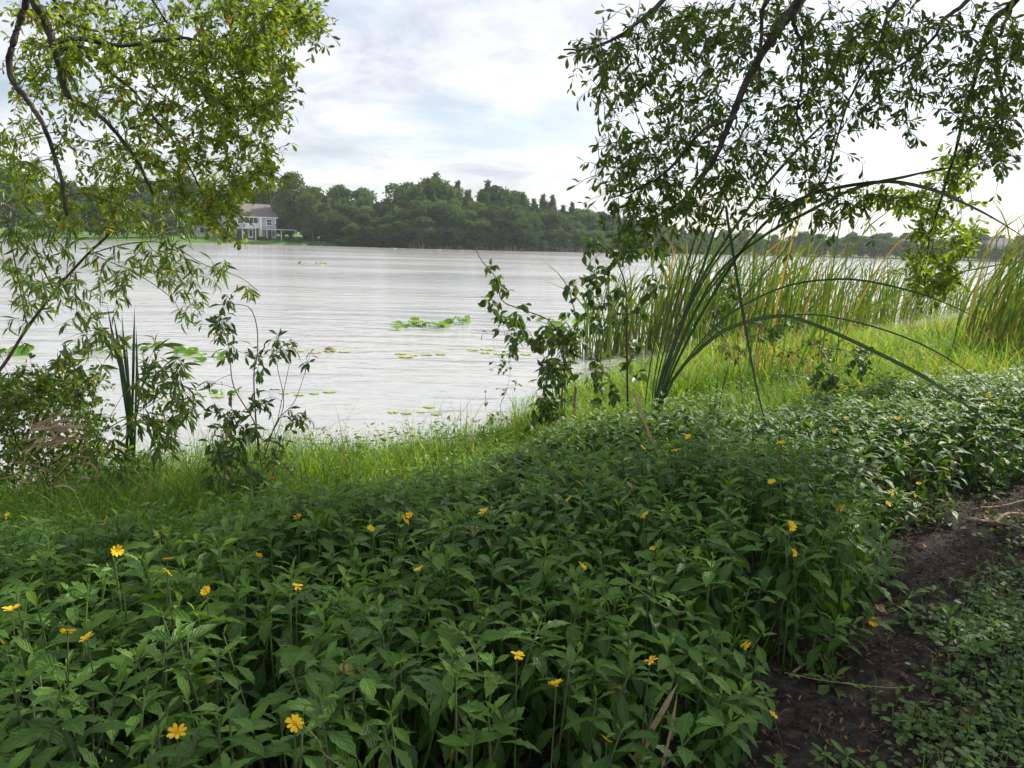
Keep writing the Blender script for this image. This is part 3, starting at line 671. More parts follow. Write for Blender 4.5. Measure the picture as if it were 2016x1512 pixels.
# ---- left tree: limbs lean in from a trunk outside the frame
def left_tree():
    t = Tree(21); r = t.r; base = onground(-5.6, 4.6, -0.05)
    root = thing('oak_tree', 'tree with bare dark limbs and yellowish green leaves reaching in over the lake', 'tree', base)
    tr = MB(); t.limb([base, base + (0.1, 0.05, 1.4), base + (0.35, 0.2, 2.8), base + (0.9, 0.45, 3.9), base + (1.2, 0.6, 5.2)], 0.2, 0.10, mb=tr, sides=12); tr.build('trunk', M_BARK, root)
    fork = base + np.array([0.9, 0.45, 3.9])
    def lm(pts, D0, D1, r0, r1, first=None, wob=0.0025):
        ds = np.linspace(D0, D1, len(pts)); q = [P(x, y, d) for (x, y), d in zip(pts, ds)]
        if first is not None: q = [first] + q
        mb = MB(); t.limb(q, r0 * 0.72, r1 * 0.75, n=len(q) * 5, mb=mb, wob=wob); mb.build('limb', M_BARK, root)
    lm([(30, -90), (66, 0), (87, 35), (104, 87), (121, 139), (128, 180), (163, 205), (194, 226), (222, 253), (271, 319), (300, 380)], 5.4, 5.6, 0.05, 0.012, fork)
    lm([(70, -100), (52, 0), (38, 45), (21, 100), (19, 146), (35, 174), (59, 205), (83, 243), (104, 295), (118, 347), (132, 423)], 5.0, 5.0, 0.036, 0.014, fork)
    lm([(108, 83), (149, 75), (194, 83), (243, 90), (295, 83), (365, 76), (416, 87), (468, 97), (520, 120)], 5.45, 6.2, 0.026, 0.008)
    lm([(70, -30), (108, 20), (139, 45), (180, 59), (208, 63), (260, 60), (330, 40)], 5.6, 6.4, 0.02, 0.007, fork + (0.3, 0.2, 0.6))
    lm([(112, 100), (160, 92), (191, 111), (222, 146), (257, 174), (300, 230), (330, 262), (375, 333), (399, 382), (430, 440)], 5.5, 5.9, 0.018, 0.006)
    lm([(104, 90), (128, 130), (148, 165), (158, 196)], 5.5, 5.5, 0.010, 0.006)
    lm([(300, 0), (340, 60), (420, 110), (480, 180), (520, 230)], 6.2, 6.6, 0.014, 0.006, fork + (1.0, 1.0, 1.4))
    lm([(400, -60), (480, 0), (560, 20), (600, 40)], 6.6, 6.8, 0.014, 0.006, fork + (1.0, 1.2, 1.8))
    lm([(222, 253), (260, 300), (310, 330)], 5.55, 5.7, 0.008, 0.004)
    T = []
    for e in [(330, 55, 300, 80, 175), (500, 50, 110, 75, 80), (450, 150, 130, 80, 85), (300, 170, 200, 85, 85), (150, 130, 110, 120, 34), (490, 320, 52, 62, 36), (520, 215, 50, 50, 22), (430, 270, 90, 50, 22), (440, 425, 36, 45, 22), (240, 300, 150, 60, 32), (575, 25, 48, 32, 16), (628, 30, 14, 36, 5), (50, 100, 50, 100, 18), (330, 400, 100, 40, 14), (160, 405, 80, 50, 22), (330, 350, 130, 60, 24), (60, 290, 70, 80, 16), (420, 380, 60, 60, 22), (390, 210, 120, 60, 30), (560, 150, 28, 26, 7)]:
        T += blob(r, *e, 5.1, 7.2)
    t.grow(T, 0.064, per=11, side=2, hang=0.2)
    # the part of the crown above the frame
    up = [base + np.array([r.uniform(-2.5, 1.6), r.uniform(-2.5, 2.6), r.uniform(4.4, 6.6)]) for _ in range(240)]
    up = [p for p in up if project(p)[1] < -60 or project(p)[0] < -60]
    t.grow(up, 0.12, per=12, side=2)
    tag(t.wood.build('twigs', M_TWIG, root), kind='stuff')
    pos, A = t.leaves(1.25); emit_leaves(root, T_OAK, pos, A, leafvar(r, len(pos), 0.012), M_OAK_L, 200)
left_tree()

# ---- right tree: trunk outside the frame, crown overhead shading the foreground
def right_tree():
    t = Tree(22); r = t.r; base = onground(6.4, 5.6, -0.05)
    root = thing('oak_tree', 'dark-leaved tree with hanging sprays of leaves in the upper right of the view', 'tree', base)
    tr = MB(); t.limb([base, base + (-0.1, 0.1, 1.6), base + (-0.4, 0.3, 3.4), base + (-0.5, 0.7, 5.2), base + (-0.6, 1.0, 8.0)], 0.3, 0.08, mb=tr, sides=14); tr.build('trunk', M_BARK, root)
    f1, f2 = base + np.array([-0.4, 0.3, 3.6]), base + np.array([-0.5, 0.7, 5.2])
    def lm(pts, D0, D1, r0, r1, first=None):
        ds = np.linspace(D0, D1, len(pts)); q = [P(x, y, d) for (x, y), d in zip(pts, ds)]
        if first is not None: q = list(first) + q
        mb = MB(); t.limb(q, r0, r1, n=len(q) * 5, mb=mb, wob=0.0025); mb.build('limb', M_BARK, root)
    over = np.array([1.9, 5.0, 4.7])     # bough above the frame
    lm([(1700, -150), (1576, 0), (1544, 42), (1512, 88), (1470, 160), (1430, 260), (1390, 340), (1340, 400)], 5.0, 4.7, 0.05, 0.008, [f1, f1 + (-1.2, -0.3, 0.5)])
    lm([(1600, -60), (1562, 32), (1579, 84), (1581, 130), (1576, 186), (1570, 227), (1590, 300)], 4.9, 4.9, 0.014, 0.006)
    lm([(1620, -120), (1511, 0), (1500, 56), (1495, 116), (1495, 186)], 4.9, 4.7, 0.016, 0.006)
    lm([(2060, -110), (1999, 0), (1952, 42), (1934, 93), (1924, 139), (1900, 220), (1880, 300), (1850, 400), (1830, 470), (1815, 560)], 5.0, 8.6, 0.032, 0.006, [f1, f1 + (-0.9, -0.2, 0.1)])
    lm([(1990, 20), (1962, 84), (1962, 125), (1975, 210), (1960, 300)], 5.0, 5.1, 0.012, 0.006)
    lm([(2000, -100), (1906, 0), (1860, 37), (1841, 70), (1800, 110), (1740, 150)], 5.0, 5.0, 0.018, 0.006, [f1 + (-1.0, -0.2, 0.6)])
    lm([(1850, -120), (1767, 0), (1748, 28), (1730, 93), (1702, 139), (1670, 200), (1640, 300)], 4.9, 4.8, 0.016, 0.005, [f1 + (-1.4, -0.3, 0.5)])
    lm([(1450, -160), (1307, 0), (1280, 23), (1266, 37), (1220, 70), (1165, 95), (1110, 98)], 5.1, 4.8, 0.022, 0.005, [f1 + (-1.6, -0.3, 0.5)])
    lm([(1450, 230), (1380, 260), (1320, 330), (1260, 370), (1200, 390)], 4.7, 4.6, 0.012, 0.004)
    lm([(1640, 300), (1620, 360), (1560, 400), (1500, 425)], 4.8, 4.7, 0.008, 0.004)
    for tip in ((3.0, 6.5, 6.0), (3.0, 8.5, 6.6), (5.0, 9.5, 6.2), (8.5, 9.8, 6.8), (4.0, 4.6, 6.0), (10.0, 8.0, 7.0), (6.0, 8.0, 8.4), (3.6, 7.6, 7.6), (1.0, 0.0, 6.4), (3.0, -2.0, 6.6)):
        mb = MB(); tip = np.array(tip); t.limb([f2 + (0, 0, r.uniform(-1, 1.5)), (f2 + tip) / 2 + (0, 0, 0.6), tip], 0.07, 0.02, n=12, mb=mb); mb.build('limb', M_BARK, root)
    T = []
    for e in [(1250, 110, 95, 85, 40), (1200, 150, 50, 45, 12), (1380, 130, 110, 110, 60), (1450, 240, 150, 120, 85), (1330, 340, 120, 80, 56), (1260, 385, 70, 45, 22), (1400, 400, 120, 55, 26), (1500, 60, 160, 60, 50), (1640, 60, 150, 60, 50), (1660, 150, 110, 70, 36), (1610, 240, 70, 60, 30), (1760, 50, 80, 50, 22),
              (1930, 80, 90, 70, 34), (1930, 190, 70, 70, 40), (1950, 270, 60, 50, 26), (1890, 330, 50, 40, 10), (1590, 350, 60, 40, 16), (1690, 400, 100, 32, 22), (1560, 425, 90, 32, 20), (1330, 440, 85, 36, 14), (1700, 220, 28, 40, 8), (1990, 330, 25, 30, 6), (1230, 330, 30, 25, 6), (1180, 190, 28, 14, 4), (1240, 470, 60, 25, 8), (1730, 160, 110, 80, 26), (1800, 230, 60, 60, 10), (1170, 110, 50, 30, 10), (1190, 300, 30, 60, 8), (1280, 250, 90, 70, 34), (1350, 60, 80, 50, 26), (1300, 420, 90, 40, 14), (1740, 90, 90, 70, 22), (1850, 130, 70, 70, 18), (1990, 130, 40, 90, 18), (1480, 330, 90, 60, 16), (1250, 500, 60, 30, 5)]:
        T += blob(r, *e, 4.4, 5.9)
    t.grow(T, 0.065, per=9, side=1, hang=0.35, droop=0.18, sidelen=(0.1, 0.25))
    t2 = Tree(23); t2.nodes = t.nodes[t.nodes[:, 1] > 5.5].copy(); T = []     # low sprays on the far limb, sunlight put into their leaf colour
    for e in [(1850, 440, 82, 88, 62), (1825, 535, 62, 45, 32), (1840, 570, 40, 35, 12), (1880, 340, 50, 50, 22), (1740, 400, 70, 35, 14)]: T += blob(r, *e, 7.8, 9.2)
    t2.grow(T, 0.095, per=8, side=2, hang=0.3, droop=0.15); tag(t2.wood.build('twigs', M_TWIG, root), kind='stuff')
    pos, A = t2.leaves(1.3); emit_leaves(root, T_OAK, pos, A, t2.r.uniform(0.35, 0.9, len(pos)), M_OAK_SUNLIT, 70, 'sunlit_foliage')
    over = []                            # the part of the crown above the frame, which shades the bed and the path
    while len(over) < 1250:
        q = np.array([r.uniform(-4.2, 4.5), r.uniform(0.6, 5.9), 0.6]); z = r.uniform(5.3, 8.6)
        if q[1] > 4.8 + 0.5 * math.sin(q[0] * 2.1) + (0.7 if q[0] < 0 else 0): continue
        p = q + SUN * ((z - 0.6) / SUN[2]); x, y, zz = project(p)
        if zz < 0.5 or y < -70 or x > W + 200 or x < -200: over.append(p)
    for _ in range(90):  # unseen leaves added over and behind the camera to cut skylight on the foreground
        p = np.array([r.uniform(-2, 5), r.uniform(-3, 1.5), r.uniform(5.6, 7.4)]); over.append(p)
    t.grow(over, 0.13, per=12, side=3, sidelen=(0.15, 0.4), twig_r=0.005)
    tag(t.wood.build('twigs', M_TWIG, root), kind='stuff')
    pos, A = t.leaves(1.08); emit_leaves(root, T_OAK, pos, A, leafvar(r, len(pos), 0.008), M_OAK_R, 200)
right_tree()

# ------------------------------------------------------------------ groundcover with yellow daisies
BED_BACK = [G(x, y, 0.3)[:2] for x, y in [(-700, 1180), (0, 1110), (300, 1085), (450, 1050), (700, 1010), (880, 950), (1050, 895), (1200, 860), (1400, 835), (1600, 806), (1800, 775), (2016, 750), (2500, 700)]]
BED_BACK = [tuple(p) for p in BED_BACK]
def bed_in(x, y):
    """1 inside the bed, fading to 0 at its edges"""
    e = -path_d(x, y) + (fbm(np.asarray(x) * 2.2, np.asarray(y) * 2.2 + 7) - 0.5) * 0.5
    b = poly_sd(BED_BACK, x, y) + (fbm(np.asarray(x) * 1.5 + 3, np.asarray(y) * 1.5) - 0.5) * 0.8
    return smooth(0.0, 0.45, e) * smooth(-0.9, 0.5, b), e
def shoot_spec(r, h, near, extra=0):
    """leaf list (pos, dir, up, length, var) of one upright shoot of height h, at the origin"""
    n = 6 + extra; out = []; a0 = r.uniform(0, math.pi); lean = r.normal(size=2) * 0.16
    for k in range(n):
        z = max(h - (0.0, 0.012, 0.032, 0.068, 0.12, 0.18, 0.23, 0.28, 0.33)[k] * (0.6 + h), 0.02)
        L = (0.028, 0.07, 0.1, 0.112, 0.11, 0.1, 0.098, 0.095, 0.09)[k] * r.uniform(0.65, 1.22)
        el = math.radians((70, 46, 24, 8, -16, -32, -38, -40, -42)[k] + r.normal() * 11)
        for q in (0, 1):
            a = a0 + k * math.pi / 2 + q * math.pi + r.normal() * 0.28
            d = np.array([math.cos(a) * math.cos(el), math.sin(a) * math.cos(el), math.sin(el)])
            up = np.array([-math.cos(a) * math.sin(el), -math.sin(a) * math.sin(el), math.cos(el)]) + r.normal(size=3) * 0.22
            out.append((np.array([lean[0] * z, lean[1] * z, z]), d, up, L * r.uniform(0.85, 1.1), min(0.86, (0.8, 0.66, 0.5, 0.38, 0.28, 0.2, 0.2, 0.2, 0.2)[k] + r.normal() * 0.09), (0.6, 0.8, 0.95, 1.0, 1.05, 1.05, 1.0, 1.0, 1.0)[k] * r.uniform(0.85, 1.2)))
    return out, lean
def canopy(x, y):
    """mean height of the leaf bed above the soil"""
    m, e = bed_in(x, y)
    h = (0.13 + 0.37 * smooth(-0.1, 0.5, e)) * (0.82 + 0.4 * fbm(x * 1.7, y * 1.7)) * (0.42 + 0.58 * m) * (0.6 + 0.8 * fbm(x * 1.0 + 4, y * 1.0)) + 0.14 * np.exp(-((x - 0.95) ** 2 + (y - 3.5) ** 2) / 0.9) * smooth(0, 0.4, e)
    return h * (1 - 0.3 * smooth(4.5, 7.5, y) * smooth(0.5, -1.5, x))
def upright(v, k=1.0, a=0.0):
    """orthogonal frame with its z axis along v (length kept), turned by a and k times as wide"""
    L = np.linalg.norm(v); z = v / L; x = nrm(np.cross((-math.sin(a), math.cos(a), 0), z)); return np.stack([x * k, np.cross(z, x) * k, z * L], 1)
def groundcover():
    r = np.random.default_rng(31)
    xs = np.arange(-7.5, 9.5, 0.091); ys = np.arange(1.05, 11.5, 0.091)
    X, Y = np.meshgrid(xs, ys); X = (X + r.uniform(-.055, .055, X.shape)).ravel(); Y = (Y + r.uniform(-.055, .055, Y.shape)).ravel()
    u = X / np.maximum(Y, 0.3); ok = (np.abs(u) < 0.82) & (Y < 9.5); X, Y = X[ok], Y[ok]
    m, e = bed_in(X, Y); ok = (r.uniform(size=len(X)) < m * (0.45 + 1.3 * smooth(0.28, 0.55, fbm(X * 2.4 + 6, Y * 2.4 + 1)))) | ((e > -0.4) & (e < 0.1) & (Y < 4) & (r.uniform(size=len(X)) < 0.12)); X, Y, m, e = X[ok], Y[ok], m[ok], e[ok]
    s = shore_d(X, Y); ok = s > 0.35; X, Y, m, e = X[ok], Y[ok], m[ok], e[ok]
    hgt = canopy(X, Y) * r.uniform(0.86, 1.1, len(X))
    Z = gz(X, Y); dist = np.hypot(X, Y)
    px, py, z = project(np.stack([X, Y, Z + hgt], 1))
    score = np.where((px > -20) & (px < W + 20) & (py < H + 150), 1 / z, 0)
    order = np.argsort(-score); rank = np.empty(len(X), int); rank[order] = np.arange(len(X))
    NEAR, MID = 110, 190
    lm = [tpl_mesh('leaf', T_WED, M_WED, v) for v in (0.2, 0.4, 0.6, 0.8, 1.1)]
    stem_mb = MB(); tube(stem_mb, [(0, 0, 0), (0.004, 0, 0.5), (0, 0, 1.0)], [0.0045, 0.004, 0.0025], 5); stem_m = stem_mb.mesh('stem', M_STEM)
    protos = []
    for k in range(10):
        sp, lean = shoot_spec(r, 0.42, False, 3); mb = MB()
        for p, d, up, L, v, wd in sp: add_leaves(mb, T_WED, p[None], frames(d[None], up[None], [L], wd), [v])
        tube(mb, [(0, 0, 0), (lean[0] * 0.4, lean[1] * 0.4, 0.42)], [0.0045, 0.0025], 5, 0.4); protos.append(mb.mesh('shoot', M_WED))
    acc = [[], [], [], [], [], []]; stems = MB()
    for i in range(len(X)):
        o = np.array([X[i], Y[i], Z[i] - 0.01]); tilt = np.zeros(2)
        if e[i] < 0.45: tilt = np.array([0.77, -0.64]) * (0.45 - max(e[i], 0)) * 1.1
        if rank[i] < NEAR:
            root = thing('daisy_shoot', 'upright leafy shoot with toothed glossy leaves at the front of the daisy bed', 'plant', o, 'groundcover shoots nearest the camera')
            sp, lean = shoot_spec(r, hgt[i], True, 3 if e[i] < 0.6 else 0)
            A = upright(np.array([lean[0] + tilt[0], lean[1] + tilt[1], 1.0]) * hgt[i])
            put(stem_m, 'stem', root, o, A)
            for p, d, up, L, v, wd in sp:
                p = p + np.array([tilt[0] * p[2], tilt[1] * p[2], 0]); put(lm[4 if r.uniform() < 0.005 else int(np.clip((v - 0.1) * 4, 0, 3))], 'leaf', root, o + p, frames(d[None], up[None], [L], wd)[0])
        elif rank[i] < NEAR + MID:
            a = r.uniform(0, 2 * math.pi); k = hgt[i] / 0.42; c, s_ = math.cos(a), math.sin(a); kk = 0.5 + 0.5 * k
            A = upright(np.array([tilt[0], tilt[1], 1.0]) * k, kk, a)
            ob = put(protos[r.integers(10)], 'daisy_shoot', None, o, A)
            tag(ob, 'smaller-looking leafy shoot farther back in the daisy bed', 'plant', 'groundcover shoots in the middle of the bed')
        else:
            sp, lean = shoot_spec(r, hgt[i], False, 3 if e[i] < 0.6 and Y[i] < 6 else 0)
            for p, d, up, L, v, wd in sp:
                acc[5].append(wd); acc[0].append(o + p + np.array([tilt[0] * p[2], tilt[1] * p[2], 0])); acc[1].append(d); acc[2].append(up); acc[3].append(L); acc[4].append(v)
            if dist[i] < 5: tube(stems, [o, o + (lean[0] * hgt[i], lean[1] * hgt[i], hgt[i])], [0.004, 0.0025], 4, 0.4)
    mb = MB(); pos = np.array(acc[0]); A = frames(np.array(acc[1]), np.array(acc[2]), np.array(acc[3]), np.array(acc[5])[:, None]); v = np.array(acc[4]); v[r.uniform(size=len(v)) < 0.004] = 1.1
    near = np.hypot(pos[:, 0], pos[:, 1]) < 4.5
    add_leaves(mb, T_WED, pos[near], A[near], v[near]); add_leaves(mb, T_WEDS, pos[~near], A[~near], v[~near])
    if stems.n: mb.add(np.concatenate(stems.v), np.concatenate(stems.f), np.concatenate(stems.a))
    tag(mb.build('groundcover', M_WED), 'dense bed of glossy green leaves between the path and the grass', 'groundcover', kind='stuff')
groundcover()

FLOWERS = {   # zone phrase -> photo pixels, left to right
    'of the row across the near left of the bed': [(22, 1202), (133, 1243), (172, 1258), (349, 1443), (579, 1424)],
    'of those below the lower left bush': [(11, 1016), (176, 990), (208, 1024), (230, 1085), (329, 1126), (330, 1101), (408, 1165)],
    'of those in mid bed below the tall weeds': [(507, 1096), (583, 1154), (586, 1018), (730, 1040), (796, 1025), (806, 1015), (826, 1124), (871, 1025), (952, 1008)],
    'of those in the bed below the leafy saplings': [(1099, 935), (1118, 984), (1145, 1116), (1212, 908), (1265, 882), (1270, 1013), (1284, 1081), (1330, 885), (1356, 861)],
    'of those at the front edge beside the dry stalks': [(1017, 1290), (1095, 1351), (1193, 1456), (1280, 1302), (1466, 1271), (1522, 1407)],
    'of those along the bend of the dirt path': [(1556, 1037), (1563, 1088), (1653, 1000), (1720, 1225), (1735, 939), (1747, 993), (1753, 971), (1787, 902), (1800, 975), (1809, 953), (1825, 1018)],
    'of those on the crest right of the cattail': [(1481, 792), (1520, 951), (1539, 874), (1640, 851), (1667, 824), (1766, 825), (1775, 757), (1825, 837), (1856, 770), (1942, 791), (1947, 779), (1964, 794)],
}
def flowers():
    r = np.random.default_rng(41); D_ = leaf_tpl([(0, 0), (0.2, 0.15), (0.65, 0.25), (0.92, 0.17), (1, 0)], fold=0.25, droop=0.12)
    pm = [tpl_mesh('petal', D_, M_PETAL, v) for v in (0.1, 0.8)]
    dm = MB(); th = np.linspace(0, 2 * math.pi, 11)[:-1]
    rings = [(1.0, 0), (0.85, 0.35), (0.45, 0.55)]; v = [(q * math.cos(a), q * math.sin(a), z) for q, z in rings for a in th] + [(0, 0, 0.6)]
    f = []
    for k in range(2):
        for j in range(10):
            a, b, c, d = k * 10 + j, k * 10 + (j + 1) % 10, (k + 1) * 10 + (j + 1) % 10, (k + 1) * 10 + j; f += [(a, b, c), (a, c, d)]
    f += [(20 + j, 20 + (j + 1) % 10, 30) for j in range(10)]
    dm.add(v, f); disc = dm.mesh('disc', M_DISC)
    for zone, pts in FLOWERS.items():
        for k, (x, y) in enumerate(pts):
            d = P(x, y, 1.0) - EYE; q = EYE + d * (0.8 * 1.002 ** np.arange(1800))[:, None]
            bm, _ = bed_in(q[:, 0], q[:, 1]); top = gz(q[:, 0], q[:, 1]) + np.where(bm > 0.3, canopy(q[:, 0], q[:, 1]) * 1.08, 0.05) + 0.035
            c = q[int(np.argmax(q[:, 2] <= top))].copy(); c = c + nrm(EYE - c) * (0.13 if y > 1250 else 0.05)
            base = onground(c[0] + r.normal() * 0.02, c[1] + r.normal() * 0.02, -0.01)
            root = thing('yellow_daisy', ('yellow daisy, %s from the left ' % ORDINAL[k]) + zone, 'flower', base, 'yellow daisies in the groundcover')
            n = nrm(np.array([r.normal() * 0.7, -0.2 + r.normal() * 0.65, 0.9]))
            R = r.uniform(0.0135, 0.0205) * (0.78 if y > 1380 and x < 1000 else 1.0); a = nrm(np.cross(n, (0.3, 1, 0.1))); b = np.cross(n, a)
            st = MB(); tube(st, spline([base, (base + c) / 2 + r.normal(size=3) * 0.015, c], 6), np.linspace(0.003, 0.0017, 6), 5); st.build('stalk', M_STEM, root)
            put(disc, 'disc', root, c, np.stack([a, b, n], 1) * R * 0.32)
            np_ = int(r.integers(8, 12)); skip = r.uniform() < 0.25; cup = r.uniform(-0.1, 0.7)
            for q in range(np_):
                if skip and q < 3: continue
                an = 2 * math.pi * q / np_ + r.normal() * 0.08; dv = math.cos(an) * a + math.sin(an) * b + n * (cup + r.uniform(-0.15, 0.2))
                put(pm[int(r.integers(2))], 'petal', root, c + dv * R * 0.22, frames(dv[None], n[None], [R])[0])
flowers()

# ------------------------------------------------------------------ grass on the bank
def grass():
    r = np.random.default_rng(51); mb = MB()
    def blades(n, xr, yr, hr, w, dens, spread=0.35, var=(0.1, 0.8)):
        x = r.uniform(*xr, n); y = r.uniform(*yr, n)
        s = shore_d(x, y); b, _ = bed_in(x, y); pd = path_d(x, y)
        u = x / np.maximum(y, 1)
        keep = (s > -0.35) & (r.uniform(size=n) < 0.18 + 0.82 * smooth(-0.1, 1.5, s + (fbm(x * 1.6, y * 1.6 + 4) - 0.5) * 2.0)) & (r.uniform(size=n) > b * (0.93 - 0.14 * smooth(0.3, -1.2, x))) & (np.abs(u) < 0.8) & (pd < -0.9) & (r.uniform(size=n) < dens(x, y))
        x, y, s = x[keep], y[keep], s[keep]; n = len(x)
        z = gz(x, y); h = r.uniform(*hr, n) * (0.25 + 1.3 * fbm(x * 1.4 + 8, y * 1.4)) * np.where(s < 0.2, 0.75, 1)
        a = r.uniform(0, 2 * math.pi, n); lean = h * r.uniform(0.08, spread * 2, n); c, sn = np.cos(a), np.sin(a)
        nk = 5; t = np.linspace(0, 1, nk)
        path = np.stack([x[:, None] + c[:, None] * lean[:, None] * t ** 1.8, y[:, None] + sn[:, None] * lean[:, None] * t ** 1.8, z[:, None] - 0.02 + h[:, None] * (t - 0.18 * t ** 3)], -1)
        ww = w * r.uniform(0.6, 1.3, n)[:, None] * np.array([0.8, 1, 0.85, 0.55, 0.05])
        b2 = a + math.pi / 2 + r.normal(size=n) * 0.6; sd_ = np.stack([np.cos(b2), np.sin(b2), 0 * b2], -1)
        l = path - sd_[:, None] * ww[..., None] / 2; rr = path + sd_[:, None] * ww[..., None] / 2
        v = np.concatenate([l, rr], 1); k = np.arange(nk - 1)
        f1 = np.stack([k, nk + k, nk + k + 1], 1); f2 = np.stack([k, nk + k + 1, k + 1], 1); f = np.concatenate([f1, f2])
        ff = f[None] + (np.arange(n) * 2 * nk)[:, None, None]
        vv = r.uniform(*var, n); vv = np.clip(vv + (fbm(x * 0.7 + 30, y * 0.7) - 0.5) * 0.7, 0, 0.9); vv[r.uniform(size=n) < 0.06] = 1.0
        luv = np.zeros((n, 2 * nk, 3)); luv[:, :, 0] = 0.5; luv[:, :, 1] = np.tile(t, 2); luv[:, :, 2] = vv[:, None]
        mb.add(v.reshape(-1, 3), ff.reshape(-1, 3), luv.reshape(-1, 3))
    one = lambda x, y: np.ones_like(x)
    blades(9000, (-4.5, 3), (7, 12.5), (0.3, 0.55), 0.005, lambda x, y: smooth(1.6, 0.4, shore_d(x, y)) * smooth(0.35, 0.6, fbm(x * 2, y * 2)), 0.3, (0.1, 0.9))
    blades(12000, (-5.5, 3.5), (5.0, 11), (0.45, 0.8), 0.0055, lambda x, y: smooth(0.5, 0.64, fbm(x * 1.5 + 14, y * 1.5)), 0.45, (0.0, 0.95))
    blades(80000, (-6.5, 5), (3.6, 11), (0.16, 0.46), 0.0055, one, 0.5, (0.0, 0.8))
    blades(70000, (0, 12), (6.5, 17), (0.18, 0.5), 0.009, one, 0.4, (0.3, 0.95))
    blades(16000, (1.5, 14), (7.5, 22), (0.5, 0.95), 0.011, lambda x, y: smooth(0.52, 0.66, fbm(x * 1.2 + 20, y * 1.2)), 0.5, (0.3, 1.0))
    blades(60000, (3, 24), (12, 32), (0.25, 0.65), 0.016, one, 0.4, (0.35, 0.95))
    tag(mb.build('grass', M_GRASS), 'bright green grass on the bank between the daisy bed and the reeds', 'grass', kind='stuff')
    # small-leaved weeds mixed into the grass
    n = 46000; x = r.uniform(-6, 10, n); y = r.uniform(3.6, 15, n); b, _ = bed_in(x, y); s = shore_d(x, y)
    k = (s > 0.1) & (path_d(x, y) < -0.9) & (b < 0.6) & (np.abs(x / y) < 0.8); x, y = x[k], y[k]; n = len(x)
    pos = np.stack([x, y, gz(x, y) + r.uniform(0.03, 0.3, n)], 1); d = r.normal(size=(n, 3)); d[:, 2] = abs(d[:, 2]) * 0.5
    m2 = MB(); add_leaves(m2, T_WEDS, pos, frames(d, np.array([0, 0, 1.0]) + r.normal(size=(n, 3)) * 0.5, r.uniform(0.03, 0.075, n)), r.uniform(0.3, 1, n))
    tag(m2.build('bank_weeds', M_GRASS), 'small-leaved weeds mixed into the bank grass', 'weeds', kind='stuff')
grass()

